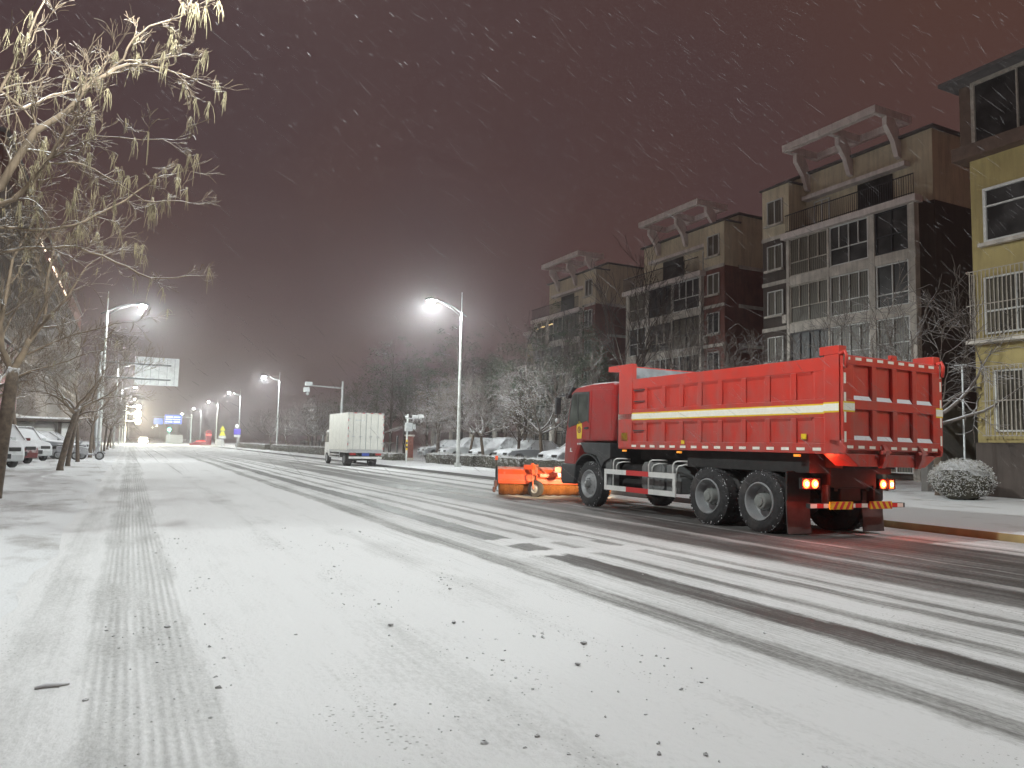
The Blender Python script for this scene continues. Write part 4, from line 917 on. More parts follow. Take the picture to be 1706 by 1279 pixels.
# ================================================================ TREES
def twigs(g, p, d, r, L, depth, rnd, pods=None, spread=.55, droop=-.03, n=4, tips=None, rmin=.004):
    """one limb as a wandering tapered tube which throws side shoots"""
    segs = 5 if depth > 1 else 4
    pts = [Vector(p)]; rad = [r]; dd = Vector(d).normalized(); q = Vector(p)
    for i in range(segs):
        dd = (dd + Vector((rnd.uniform(-1, 1), rnd.uniform(-1, 1), rnd.uniform(-1, 1))) * .27 + Vector((0, 0, -droop))).normalized()
        q = q + dd * (L / segs); pts.append(q.copy()); rad.append(max(rmin, r * (1 - .62 * (i + 1) / segs)))
    g.tube(pts, rad, n if depth > 1 else 3, cap=False)
    if depth <= 0:
        if tips is not None: tips.append((q.copy(), dd.copy()))
        return
    kids_ = rnd.randint(3, 4) if depth > 1 else rnd.randint(3, 5)
    for k in range(kids_):
        t = rnd.uniform(.35, 1.0) if k else 1.0
        i = min(segs, max(1, int(round(t * segs)))); base = pts[i]
        a = (pts[i] - pts[i - 1]).normalized()
        side = a.orthogonal().normalized(); side = Matrix.Rotation(rnd.uniform(0, 2 * math.pi), 3, a) @ side
        nd = (a * math.cos(spread) + side * math.sin(spread) + Vector((0, 0, .12))).normalized()
        twigs(g, base, nd, rad[i] * .72, L * rnd.uniform(.55, .78), depth - 1, rnd, pods, spread * rnd.uniform(.85, 1.15), droop, n, tips, rmin)

def along(g, pts, r0, r1, rnd, depth, L, tips, n=7, rmin=.0045, every=1):
    """a hand placed limb (smoothed), covered in shoots"""
    P = [Vector(p) for p in pts]; out = []
    for i in range(len(P) - 1):
        for k in range(3): out.append(P[i].lerp(P[i + 1], k / 3) + Vector((rnd.uniform(-1, 1), rnd.uniform(-1, 1), rnd.uniform(-1, 1))) * .018)
    out.append(P[-1]); m_ = len(out)
    rad = [r0 + (r1 - r0) * i / (m_ - 1) for i in range(m_)]
    g.tube(out, rad, n, cap=False)
    for i in range(2, m_, every):
        if rnd.random() < .25: continue
        a = (out[i] - out[i - 1]).normalized(); side = a.orthogonal().normalized()
        side = Matrix.Rotation(rnd.uniform(0, 2 * math.pi), 3, a) @ side
        nd = (a * .75 + side * .7 + Vector((0, 0, .05))).normalized()
        twigs(g, out[i], nd, rad[i] * .5, L * rnd.uniform(.5, 1.1) * (1 - .35 * i / m_), depth, rnd, None, .6, -.01, 4, tips, rmin)
    twigs(g, out[-1], (out[-1] - out[-2]), rad[-1], L * .8, depth, rnd, None, .55, -.01, 4, tips, rmin)

def pods_mesh(tips, rnd, share=.3, Lp=(.2, .5), name='seed_pods', near=True):
    g = MB()
    for p, d in tips:
        if rnd.random() > share: continue
        n_ = rnd.randint(4, 11)
        for k in range(n_):
            L = rnd.uniform(*Lp) * rnd.uniform(.5, 1); a = rnd.uniform(0, 2 * math.pi); s_ = rnd.uniform(.005, .08) * rnd.random(); cur = rnd.uniform(-.04, .04)
            b = p + Vector((rnd.uniform(-.02, .02), rnd.uniform(-.02, .02), 0))
            g.tube([b, b + Vector((s_ * math.cos(a) * .8, s_ * math.sin(a) * .8, -L * .25)), b + Vector((s_ * math.cos(a) + cur, s_ * math.sin(a), -L * .65)), b + Vector((s_ * math.cos(a) * .9 + cur * 1.6, s_ * math.sin(a) * .9, -L))],
                   [.003, .0042, .004, .002], 3, cap=False)
    return g

def bare_tree(seed, h=7.5, fork=2.4, r=.10, lean=(0, 0), limbs=5, depth=3, mt='bark', spread=.55, podshare=0, up=.9, rmin=.008, Lk=.42, tw='twig'):
    rnd = random.Random(seed); e = empty('bare_tree', (0, 0, 0))
    top = Vector((lean[0], lean[1], fork)); mid = Vector((lean[0] * .4, lean[1] * .4, fork * .5))
    MB().tube([(0, 0, -.1), (0, 0, .1), mid, top, top + Vector((lean[0] * .3, lean[1] * .3, .35))], [r * 1.35, r * 1.1, r, r * .92, r * .7], 10).build('trunk', M[mt], e, smooth=True)
    g = MB(); tips = []
    for k in range(limbs):
        a = 2 * math.pi * (k + rnd.uniform(-.3, .3)) / limbs
        d = Vector((math.cos(a), math.sin(a), up * rnd.uniform(.7, 1.4)))
        twigs(g, top + Vector((0, 0, rnd.uniform(-.2, .25))), d, r * .62, (h - fork) * Lk * rnd.uniform(.85, 1.15), depth, rnd, None, spread, -.01, 5, tips, rmin)
    g.build('crown', M[tw] if mt == 'bark' else M['bark2'], e, smooth=True)
    if podshare:
        pods_mesh(tips, rnd, podshare, (.15, .35)).build('seed_pods', M['pod'], e)
    return e

# --- the near tree, whose trunk stands left of the frame
rnd = random.Random(11)
N = empty('podded_tree', (-2.75, 12.6, .02), 0, 'near bare tree reaching over the upper left corner, hung with long dry seed pods', 'tree')
off = Vector((-2.75, 12.6, .02))
MB().tube([(0, 0, -.1), (0, .0, .2), (.05, .02, 1.5), (.10, .0, 2.9), (.22, -.1, 3.6)], [.20, .16, .14, .13, .10], 12).build('trunk', M['bark'], N, smooth=True)
limbs = [
 ([(-2.60, 12.3, 3.3), (-2.14, 12.0, 4.31), (-1.78, 12.07, 4.81), (-1.43, 12.14, 5.68), (-1.09, 12.21, 6.09), (-0.75, 12.29, 6.7), (-0.37, 12.36, 7.06), (0.03, 12.43, 7.13), (0.40, 12.5, 7.15)], .070, .012, .62),
 ([(-0.9, 12.5, 6.48), (-0.79, 12.42, 6.66), (-0.42, 12.33, 7.09), (-0.37, 12.25, 7.29), (-0.08, 12.17, 7.62), (0.32, 12.08, 7.83), (0.41, 12.0, 8.0)], .022, .008, .4),
 ([(-0.41, 12.0, 6.93), (-0.13, 12.17, 7.08), (0.27, 12.33, 7.32), (0.45, 12.5, 7.5)], .014, .007, .3),
 ([(-2.14, 12.0, 4.31), (-1.55, 11.9, 4.63), (-1.24, 11.8, 5.16), (-1.09, 11.7, 5.5), (-0.89, 11.6, 5.84), (-0.87, 11.5, 6.15)], .032, .012, .6),
 ([(-1.26, 12.0, 5.23), (-0.83, 12.25, 5.38), (-0.44, 12.5, 5.28), (-0.02, 12.75, 5.1), (0.5, 13.0, 5.26)], .018, .008, .42),
 ([(-1.26, 12.0, 5.23), (-1.01, 11.67, 5.33), (-0.64, 11.33, 5.47), (0.16, 11.0, 5.49)], .015, .007, .5),
 ([(-2.55, 12.9, 3.6), (-2.41, 13.5, 4.58), (-1.95, 13.33, 4.84), (-1.5, 13.17, 5.29), (-1.36, 13.0, 5.54)], .04, .015, .7),
 ([(-2.55, 12.9, 3.6), (-2.39, 13.5, 4.31), (-1.97, 13.58, 4.58), (-1.35, 13.67, 4.65), (-0.87, 13.75, 4.89), (-0.46, 13.83, 5.23), (-0.03, 13.92, 5.69), (0.19, 14.0, 5.92)], .035, .010, .65),
 ([(-2.62, 12.8, 3.2), (-2.37, 13.5, 4.04), (-1.95, 13.67, 4.22), (-1.51, 13.83, 4.4), (-0.95, 14.0, 4.52), (-0.42, 14.17, 4.39), (0.15, 14.33, 4.2), (0.73, 14.5, 4.34)], .035, .010, .42),
 ([(-2.5, 12.5, 3.6), (-2.6, 13.0, 5.2), (-2.53, 13.5, 6.51), (-2.15, 13.88, 6.86), (-1.86, 14.25, 6.78), (-1.67, 14.62, 7.14), (-1.27, 15.0, 7.56), (-.9, 15.2, 8.1)], .045, .012, .9),
 ([(-2.6, 13.0, 5.2), (-2.2, 13.2, 6.1), (-1.8, 13.0, 7.2), (-1.5, 12.8, 8.0)], .03, .012, .8),
 ([(-2.6, 12.4, 3.6), (-3.2, 12.0, 5.5), (-3.8, 11.5, 7.2)], .05, .015, 1.0),
 ([(-2.7, 12.6, 3.4), (-3.6, 13.2, 5.2), (-4.2, 13.8, 6.4)], .05, .015, 1.0),
 ([(-2.6, 12.3, 3.4), (-2.2, 11.2, 5.0), (-1.9, 10.4, 6.4), (-1.7, 9.8, 7.6)], .04, .012, .9)]
g = MB(); tips = []
for pts, r0, r1, L in limbs:
    along(g, [Vector(p) - off for p in pts], r0, r1, rnd, 2, L, tips)
g.build('crown', M['twig'], N, smooth=True)
sel = [t for t in tips if (t[0] + off).y / max(.1, 1) > 0]
pods_mesh(tips, rnd, .075, (.18, .52)).build('seed_pods', M['pod'], N)
# --- second tree at the frame's left edge
rnd = random.Random(21)
N2 = empty('podded_tree', (-2.72, 20.6, .02), 0, 'bare tree with pale mossy trunk and snow in its fork, at the left edge', 'tree')
off = Vector((-2.72, 20.6, .02))
MB().tube([Vector(p) - off for p in ((-2.74, 20.6, -.1), (-2.70, 20.6, .2), (-2.60, 20.45, 1.4), (-2.50, 20.3, 2.55), (-2.46, 20.2, 2.95))], [.19, .155, .14, .135, .11], 12).build('trunk', M['bark'], N2, smooth=True)
limbs = [
 ([(-2.46, 20.2, 2.86), (-2.24, 20.5, 3.6), (-1.98, 20.7, 4.15), (-1.6, 21.0, 4.72), (-1.3, 21.2, 5.5)], .085, .02, 1.2),
 ([(-2.47, 20.3, 2.72), (-2.05, 20.33, 2.95), (-1.57, 20.17, 3.1), (-1.08, 20.0, 3.33)], .028, .012, .8),
 ([(-2.32, 20.5, 3.29), (-1.85, 20.38, 3.53), (-1.25, 20.25, 3.85), (-0.76, 20.13, 4.02), (-0.38, 20.0, 4.14)], .030, .009, .8),
 ([(-2.5, 20.3, 2.86), (-2.71, 20.33, 3.38), (-2.78, 20.17, 3.91), (-2.68, 20.0, 4.44), (-2.6, 20, 5.4), (-2.3, 20, 6.3)], .07, .02, 1.3),
 ([(-2.5, 20.3, 2.86), (-3.1, 20.6, 3.8), (-3.6, 21, 5)], .05, .02, 1.1),
 ([(-1.98, 20.7, 4.15), (-2.0, 20.9, 5.2), (-1.9, 21.3, 6.4), (-1.6, 21.5, 7.3)], .04, .015, 1.1),
 ([(-2.24, 20.5, 3.6), (-1.9, 19.6, 4.4), (-1.5, 18.9, 5.2), (-1.0, 18.5, 5.6)], .03, .010, .9)]
g = MB(); tips = []
for pts, r0, r1, L in limbs: along(g, [Vector(p) - off for p in pts], r0, r1, rnd, 2, L, tips, rmin=.006)
g.build('crown', M['twig'], N2, smooth=True)
pods_mesh(tips, rnd, .04, (.18, .36)).build('seed_pods', M['pod'], N2)

tA = bare_tree(5, 6.8, 2.3, .115, (.42, .1), 5, 4, podshare=.012, rmin=.006, Lk=.36)
tB = bare_tree(8, 6.4, 2.4, .095, (.34, .0), 5, 4, rmin=.006, Lk=.36)
gl = 'bare street trees along the left pavement'
spots = [(tA, -2.55, 36.2, 0, 1, 'dark leaning street tree on the left, nearest of the three slim trunks'), (tB, -2.62, 41.5, .6, 1, 'second slim leaning trunk on the left, just behind the nearest'),
         (tB, -2.6, 48.5, 2.2, .95, 'third slim trunk on the left, in front of the pale wall panel'), (tA, -2.4, 58, 1.2, .95, 'snowy left tree just beyond the parked scooter'),
         (tB, -2.4, 65, 3.2, 1, 'left tree whose twigs hang before the bare sign board'), (tA, -2.3, 74, 4, 1, 'left tree below the stack of far white lamps'),
         (tB, -2.3, 84, 5.1, 1, 'faint left tree beyond the sign board'), (tA, -2.3, 95, .4, 1, 'faint left tree close to the second far lamp'),
         (tB, -2.3, 110, 1.9, 1, 'hazy left tree near the flood lights'), (tA, -2.3, 128, 2.9, 1, 'hazy left tree at the foot of the flood light glare'),
         (tB, -6.2, 31, 1.1, 1.35, 'large bare tree behind the nearest left trunk, further from the road'), (tA, -6.8, 46, 5.5, 1.5, 'large bare tree rising above the parked cars on the left'), (tB, -6.5, 57, 2.6, 1.5, 'large bare tree above the pale shelter roof')]
used = set()
for src, x, y, a, s_, lb in spots:
    o = place(src, (x, y, .03), a if src not in used else a, lb, gl, s_, first=(src not in used)); used.add(src); o['category'] = 'tree'

# --- right side
tC = bare_tree(31, 9.2, 2.3, .12, (.2, .2), 6, 4, 'bark', .62, up=.55, rmin=.008, Lk=.34, tw='twigs')
tD = bare_tree(37, 8.6, 2.0, .10, (-.3, .1), 5, 4, 'bark', .65, up=.8, rmin=.008, Lk=.36, tw='twigs')
tE = bare_tree(41, 17, 5.0, .16, (.2, 0), 6, 3, 'bark2', .38, up=2.2, rmin=.014, Lk=.36)
grp = 'bare trees behind the right hand pavement'
sp = [(tC, 23.2, 15.2, 0, 1.0, 'bare tree between truck tail and yellow building, branches edged with snow'), (tD, 24.6, 18.2, 1, 1.08, 'bare tree standing above the truck tail gate before the grey block'),
      (tD, 25.5, 23.5, 2.2, 1.12, 'bare tree behind the middle of the red truck body'), (tC, 26.2, 28.3, 3.0, 1, 'bare tree behind the front of the red truck body'),
      (tD, 25.0, 33.5, 4.4, 1.05, 'bare tree above the truck cab roof'), (tC, 22.3, 39.6, .9, .9, 'slim bare tree with bright snowy boughs, left of the truck cab'),
      (tC, 21.6, 46.5, 1.7, .85, 'leaning bare tree just right of the nearest tall lamp post'), (tD, 23.2, 52.6, 2.5, 1, 'bare tree behind the pole with the meter box'),
      (tD, 20.6, 66, 5.2, 1, 'bare tree rising behind the pale box truck'), (tC, 20.4, 79, .2, .9, 'dark bare tree left of the pale box truck'), (tD, 20.5, 90, 2, .9, 'bare bush-like tree at the foot of the second lamp'),
      (tC, 21, 100, 1.1, .9, 'bare hazy tree behind the second lamp'), (tD, 21, 116, .3, .9, 'bare hazy tree between the second and third lamps'), (tC, 21, 131, 4, .9, 'far hazy tree by the purple sign'),
      (tE, 31.5, 43.5, 0, 1.05, 'very tall dark bare tree between the second and third grey blocks'), (tE, 31, 53.5, 2, .85, 'tall dark bare tree before the farthest grey block'),
      (tE, 31, 36.5, 4, .72, 'tall bare tree in front of the middle grey block'), (tE, 30, 70, 1, .75, 'tall bare tree left of the farthest grey block'), (tE, 29, 84, 3, .75, 'tall hazy bare tree behind the pale box truck'),
      (tE, 27.5, 60, 2.2, .62, 'tall airy bare tree between the meter pole and the nearest lamp'), (tE, 26, 75, .3, .6, 'tall airy bare tree right of the camera pole'), (tE, 25, 93, 4.2, .62, 'tall airy bare tree left of the camera pole'), (tE, 27.5, 47, 5.2, .68, 'tall airy bare tree just right of the nearest lamp post')]
used = set()
for src, x, y, a, s_, lb in sp:
    o = place(src, (x, y, .05), a, lb, grp, s_, first=(src not in used)); used.add(src); o['category'] = 'tree'
    if src is tE: o['group'] = 'tall bare trees among the grey blocks'

# evergreens: crowns of leaf clumps
def leafy(seed, h, rx, rz_, base, mt='leaf', nclump=120, per=46, ls=.16, shape='round', tr=.13, keep=.8):
    rnd = random.Random(seed); e = empty('evergreen_tree', (0, 0, 0))
    tk = MB().tube([(0, 0, -.1), (.05, 0, h * .4), (.1, .05, h * .85)], [tr, tr * .75, tr * .3], 8)
    g = MB(); cz = base + rz_
    for c in range(nclump):
        for _ in range(30):
            p = Vector((rnd.uniform(-1, 1), rnd.uniform(-1, 1), rnd.uniform(-1, 1)))
            if p.length <= 1 and p.length > rnd.uniform(.1, .8): break
        if shape == 'cone': k_ = (1 - (p.z + 1) / 2) ** .8 + .08; q = Vector((p.x * rx * k_, p.y * rx * k_, cz + p.z * rz_))
        else: q = Vector((p.x * rx, p.y * rx, cz + p.z * rz_))
        if c % 3 == 0: tk.tube([(.06, .02, max(base * .8, q.z - 1.2)), q * .5 + Vector((0, 0, q.z * .5 - .2)), q], [.03, .02, .008], 4, cap=False)
        if rnd.random() > keep: continue
        cr = rnd.uniform(.28, .75)
        for i in range(per):
            d = Vector((rnd.gauss(0, 1), rnd.gauss(0, 1), rnd.gauss(0, .55))) * cr * .5; b = q + d
            a = Vector((rnd.uniform(-1, 1), rnd.uniform(-1, 1), rnd.uniform(-.35, .35))).normalized(); s2 = a.cross(Vector((rnd.uniform(-.5, .5), rnd.uniform(-.5, .5), 1))).normalized()
            l_ = ls * rnd.uniform(.6, 1.3)
            g.add([b, b + a * l_ * .5 + s2 * l_ * .22, b + a * l_ - Vector((0, 0, l_ * .15)), b + a * l_ * .5 - s2 * l_ * .22], [(0, 1, 2, 3)])
    tk.build('trunk', M['bark2'], e); g.build('crown', M[mt], e)
    return e
eA = leafy(3, 9.5, 2.7, 3.8, 2.2, ls=.2, keep=.7); eB = leafy(9, 10, 2.1, 4.4, 1.4, shape='cone', nclump=150); eC = leafy(14, 6, 2.0, 1.9, 1.8, 'dryleaf', 80)
ev = [(eA, 25.8, 48.5, 0, 1.05, 'dark snowy evergreen right of the nearest lamp post'), (eA, 28, 56, 1.5, 1.0, 'dark evergreen left of the nearest lamp post'), (eB, 27.5, 42.0, .5, .95, 'pointed dark evergreen between lamp post and truck cab'),
      (eB, 29.5, 62, 2, 1.0, 'pointed evergreen behind the meter pole'), (eC, 22.9, 43.9, 0, .95, 'low tree still holding brown leaves, right of the lamp post'), (eA, 27, 72, 3, 1.05, 'broad evergreen behind the pale box truck'),
      (eB, 24, 80, 1, .8, 'evergreen left of the camera pole'), (eA, 25, 92, 2, .9, 'hazy evergreen right of the second lamp'), (eC, 22, 97, 2, 1, 'brown-leaved tree below the second lamp'), (eA, 27, 108, 4, .9, 'hazy evergreen far along the right side'),
      (eA, 28, 128, 1, 1, 'farthest hazy evergreen on the right'),
      (eA, 27, 64, 2.2, 1.3, 'tall dark evergreen mass above the meter pole'), (eA, 25, 78, .7, 1.35, 'tall dark evergreen mass above the pale box truck'), (eA, 30, 88, 5, 1.4, 'tall hazy evergreen mass above the camera pole'), (eC, 23.5, 60, 1, 1.3, 'brown-leaved tree above the box truck, right side'), (eA, 29, 48, 4, 1.25, 'dense dark evergreen in front of the farthest grey block')]
used = set()
for src, x, y, a, s_, lb in ev:
    o = place(src, (x, y, .05), a, lb, 'evergreens behind the right hand hedge', s_, first=(src not in used)); used.add(src); o['category'] = 'tree'

# hedges: dense core with leaf sprays
def hedge(name, x0, x1, y0, y1, h, label, seed=1, dens=1.0, parent_cat='hedge'):
    rnd = random.Random(seed); e = empty(name, ((x0 + x1) / 2, y0, .04), 0, label, parent_cat)
    w, L = (x1 - x0), (y1 - y0); g = MB(); ny = max(4, int(L / .35))
    sec = [(-w / 2, 0), (-w / 2 - .03, h * .5), (-w / 2 + .04, h * .93), (0, h), (w / 2 - .04, h * .93), (w / 2 + .03, h * .5), (w / 2, 0)]
    vs = []; fs = []
    for j in range(ny + 1):
        for (a, b_) in sec: vs.append((a + rnd.uniform(-.03, .03), L * j / ny, b_ + rnd.uniform(-.04, .03) * (b_ > .1)))
    n_ = len(sec)
    for j in range(ny):
        for i in range(n_ - 1): fs.append((j * n_ + i, j * n_ + i + 1, (j + 1) * n_ + i + 1, (j + 1) * n_ + i))
    fs.append(tuple(range(n_))); fs.append(tuple(ny * n_ + i for i in range(n_ - 1, -1, -1)))
    g.add(vs, fs); g.build('stems', M['hedgecore'], e)
    g = MB()
    for i in range(int(L * 330 * dens)):
        u = rnd.random(); y = rnd.uniform(0, L)
        if u < .55: p = Vector((-w / 2 - rnd.uniform(-.03, .06), y, rnd.uniform(.03, h)))
        elif u < .9: p = Vector((rnd.uniform(-w / 2, w / 2), y, h + rnd.uniform(-.04, .06)))
        else: p = Vector((rnd.uniform(-w / 2, w / 2), rnd.uniform(-.05, .03), rnd.uniform(.03, h)))
        a = Vector((rnd.uniform(-1, 1), rnd.uniform(-1, 1), rnd.uniform(-.6, 1))).normalized(); s2 = a.orthogonal().normalized(); l_ = rnd.uniform(.03, .075)
        g.add([p, p + a * l_ * .5 + s2 * l_ * .3, p + a * l_, p + a * l_ * .5 - s2 * l_ * .3], [(0, 1, 2, 3)])
    g.build('foliage', M['hedge'], e)
    return e
hedge('clipped_hedge', 18.5, 19.5, 35.2, 41.2, .70, 'low clipped snowy hedge behind the snow broom, nearest piece', 1)
hedge('clipped_hedge', 18.5, 19.5, 41.5, 49.5, .68, 'low clipped snowy hedge left of the nearest lamp post', 2)
hedge('clipped_hedge', 18.5, 19.5, 17.5, 34.8, .7, 'low clipped snowy hedge hidden behind the red truck', 3, .35)
hedge('shrub_border', 17.6, 18.6, 54.0, 66, .55, 'loose shrub border behind the pale box truck', 4, .5)
hedge('shrub_border', 16.4, 17.6, 70, 102, .8, 'straggly snowy shrub border at the foot of the second lamp', 5, .35)
hedge('shrub_border', 16.0, 17.4, 104, 135, .8, 'far straggly shrub border by the road signs', 6, .15)
# round bush by the yellow building
def bush(loc, r, h, label, seed):
    rnd = random.Random(seed); e = empty('round_bush', loc, 0, label, 'bush')
    MB().ball((0, 0, h * .48), 1, 24, (r * .93, r * .93, h * .5), .05, rnd).build('stems', M['hedgecore'], e)
    g = MB()
    for i in range(8200):
        t = rnd.uniform(0, 2 * math.pi); c_ = rnd.uniform(-.8, 1); s_ = math.sqrt(1 - c_ * c_); q = rnd.uniform(.92, 1.03) * (1 + .09 * noise.noise(Vector((2.2 * math.cos(t) * s_, 2.2 * math.sin(t) * s_, 2.2 * c_ + seed)))) + (rnd.uniform(0, .09) if rnd.random() < .1 else 0)
        p = Vector((r * q * s_ * math.cos(t), r * q * s_ * math.sin(t), h * .5 + h * .5 * q * c_))
        if p.z < 0: continue
        a = Vector((rnd.uniform(-1, 1), rnd.uniform(-1, 1), rnd.uniform(-.5, 1))).normalized(); s2 = a.orthogonal().normalized(); l_ = rnd.uniform(.025, .06)
        g.add([p, p + a * l_ * .5 + s2 * l_ * .3, p + a * l_, p + a * l_ * .5 - s2 * l_ * .3], [(0, 1, 2, 3)])
    g.build('foliage', M['hedge'], e); return e
bush((22.3, 13.9, .04), .84, 1.22, 'round snow-dusted bush beside the yellow building, right of the truck', 1)
bush((22.9, 19.6, .04), .8, 1.1, 'round bush hidden behind the truck tail', 2)
# ================================================================ BUILDINGS
def window(par, X, ya, yb_, z0, z1, nx=2, transom=.35, name='window', fr='frame', sgn=1, sill=False, t=.055, lit=False):
    """frame with bars and a pane behind it, in a wall facing -x"""
    ya, yb_ = min(ya, yb_), max(ya, yb_)
    g = MB()
    g.box(X - .03, X + .05, ya, yb_, z0, z0 + t).box(X - .03, X + .05, ya, yb_, z1 - t, z1)
    g.box(X - .03, X + .05, ya, ya + t, z0 + t, z1 - t).box(X - .03, X + .05, yb_ - t, yb_, z0 + t, z1 - t)
    zt = z0 + (z1 - z0) * transom if transom else None
    for k in range(1, nx):
        y = ya + (yb_ - ya) * k / nx
        if zt:
            g.box(X - .025, X + .045, y - .025, y + .025, zt + .025, z1 - t)
            if k % 2 == 0 or nx < 3: g.box(X - .025, X + .045, y - .025, y + .025, z0 + t, zt - .025)
        else: g.box(X - .025, X + .045, y - .025, y + .025, z0 + t, z1 - t)
    if zt: g.box(X - .028, X + .048, ya + t, yb_ - t, zt - .025, zt + .025)
    w = g.build(name, M[fr], par)
    MB().box(X + .052, X + .07, ya + .01, yb_ - .01, z0 + .01, z1 - .01).build('pane', M['warmwin'] if lit else M['curtain'] if int(abs(ya * 7.3 + z0 * 3.1 + X)) % 3 == 0 else M['glass'], w)
    if sill: MB().box(X - .22, X - .032, ya - .1, yb_ + .1, z0 - .14, z0 - .02).build('sill', M['conc'], w)
    return w
def grille(par, X, ya, yb_, z0, z1, dx=.35, step=.13):
    g = MB(); y = ya
    while y < yb_ + .001: g.box(X - dx, X - dx + .022, y, y + .022, z0, z1); y += step
    for z in (z0, (z0 + z1) / 2, z1): g.box(X - dx - .012, X - dx + .0, ya - .01, yb_ + .03, z, z + .03)
    for z in (z0, z1 - .03):
        for y in (ya, yb_): g.box(X - dx, X, y - .012, y + .012, z, z + .025)
    x = X - dx + step
    while x < X: g.box(x, x + .02, ya - .01, ya + .012, z0, z1); g.box(x, x + .02, yb_ - .01, yb_ + .012, z0, z1); x += step
    return g.build('window_grille', M['grille'], par)

def block(F, y0, y1, mirror, label, seed, lit=(), wingw=2.1, H=2.8, base='maroon', detail=True):
    rnd = random.Random(seed); e = empty('apartment_building', (F, (y0 + y1) / 2, .05), 0, label, 'apartment block', 'row of six storey apartment blocks')
    oy = (y0 + y1) / 2; w = y1 - y0
    def Y(s): return (y1 - s - oy) if mirror else (y0 + s - oy)
    def yr(a, b_): a, b_ = Y(a), Y(b_); return (min(a, b_), max(a, b_))
    top = 5 * H
    # core walls, the cream upper storey stands on them
    a, b_ = yr(0, w); MB().box(1.6, 13, a, b_, 0, top + .2).build('lower_walls', M[base], e)
    MB().box(1.7, 12.9, a + .1, b_ - .1, top + .2, 18.0).build('upper_walls', M['cream'], e)
    MB().box(1.45, 13.1, a - .12, b_ + .12, 18.0, 18.12).build('roof', M['roof'], e)
    # narrow wing
    a, b_ = yr(0, wingw)
    MB().box(.25, 1.6, a, b_, 0, top - 2.3).build('wing_walls', M[base], e)
    MB().box(.25, 1.7, a, b_, top - 2.3 + .002, 17.35).build('wing_top', M['cream'], e) if False else None
    MB().box(.24, 1.7, a + .002, b_ - .002, top + .2, 17.35).build('wing_top', M['cream'], e)
    MB().box(.25, 1.6, a, b_, top - 2.3, top + .2).build('wing_walls', M[base], e)
    MB().box(.10, 1.75, a - .12, b_ + .12, 17.35, 17.45).build('wing_roof', M['roof'], e)
    for k in range(1, 6):
        z = k * H; a, b_ = yr(-.01, wingw + .0); MB().box(.16, .25, a, b_, z + .1, z + .32).build('string_course', M['conc'], e)
    for k in range(0, 6):
        a, b_ = yr(.45, 1.65); window(e, .16, a, b_, k * H + 1.05, k * H + 2.55, 2, 0, sill=True)
    a, b_ = yr(1.68, 2.0); MB().box(.02, .25, a, b_, 3 * H + .45, 3 * H + .95).build('air_conditioner', M['conc'], e, bev=.01)
    # balcony front
    b0, b1 = wingw, w; bays = [(b0 + .22, b0 + .22 + (w - b0) * .33), (b0 + .36 + (w - b0) * .33, b0 + .36 + (w - b0) * .63), (b0 + .80 + (w - b0) * .63, w - .38)]
    a, b_ = yr(b0 + .05, w)
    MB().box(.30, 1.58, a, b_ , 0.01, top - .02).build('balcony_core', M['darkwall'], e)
    cols = [(b0, b0 + .2), (bays[0][1] + .02, bays[1][0] - .02), (bays[1][1] + .04, bays[2][0] - .04), (bays[2][1] + .04, w + .02)]
    for c in cols:
        a, b_ = yr(*c); MB().box(-.04, .32, a, b_, 0, top).build('column', M['conc'], e)
    for k in range(0, 6):
        a, b_ = yr(b0 + .0, w + .05); z = k * H
        if k == 0: continue
        MB().box(-.02 if k < 5 else -.30, .30, a - (.2 if k == 5 else 0), b_ + (.2 if k == 5 else 0), z - .22, z + (.32 if k < 5 else .12)).build('balcony_slab', M['canopy'] if k == 5 else M['conc'], e)
    for k in range(0, 5):
        z = k * H
        for i, (s0, s1) in enumerate(bays):
            a, b_ = yr(s0, s1); op = rnd.random() < .2
            window(e, .05, a, b_, z + .34, z + H - .24, rnd.choice((4, 4, 3, 4)) if i < 2 else 2, rnd.choice((.36, .36, .3, .42)) if not op else 0, fr=rnd.choice(('frame', 'frame', 'grille', 'rail')))
            if (k < 2 or (k == 3 and i == 1 and mirror)) and i < 2 and not mirror: grille(e, .0, a, b_, z + .5, z + H - .4, .3, .16)
    # terrace rail
    g = MB(); a, b_ = yr(b0 + .1, w + .15); y = a
    while y < b_: g.box(-.22, -.20, y, y + .02, top + .12, top + 1.15); y += .13
    g.box(-.235, -.185, a, b_, top + 1.15, top + 1.20).box(-.23, -.19, a, b_, top + .20, top + .23)
    g.build('terrace_rail', M['rail'], e)
    a, b_ = yr(bays[1][0] + .6, bays[1][1] + .3); MB().box(1.62, 1.70, a, b_, top + .2, top + 2.3).build('terrace_door', M['glass'], e)
    a, b_ = yr(bays[0][0] + .4, bays[0][0] + 1.5); window(e, 1.66, a, b_, top + .5, top + 2.2, 2, 0)
    a, b_ = yr(b0 + .1, w - 1.3); MB().box(1.2, 1.7, a, b_, top + 2.35, top + 2.6).build('terrace_awning', M['canopy'], e)
    # roof canopy: open frame on brackets
    c0, c1 = b0 + .05, b0 + .78 * (w - b0); zc = 19.05
    g = MB(); a, b_ = yr(c0, c1)
    g.box(-.35, .0, a, b_, zc, zc + .42).box(2.3, 2.6, a, b_, zc, zc + .42)
    mid = (c0 + c1) / 2
    for s in (c0, mid - .15, c1 - .3):
        aa, bb = yr(s, s + .3); g.box(.0, 2.3, aa, bb, zc + .002, zc + .418)
    g.build('roof_frame', M['canopy'], e, bev=.02)
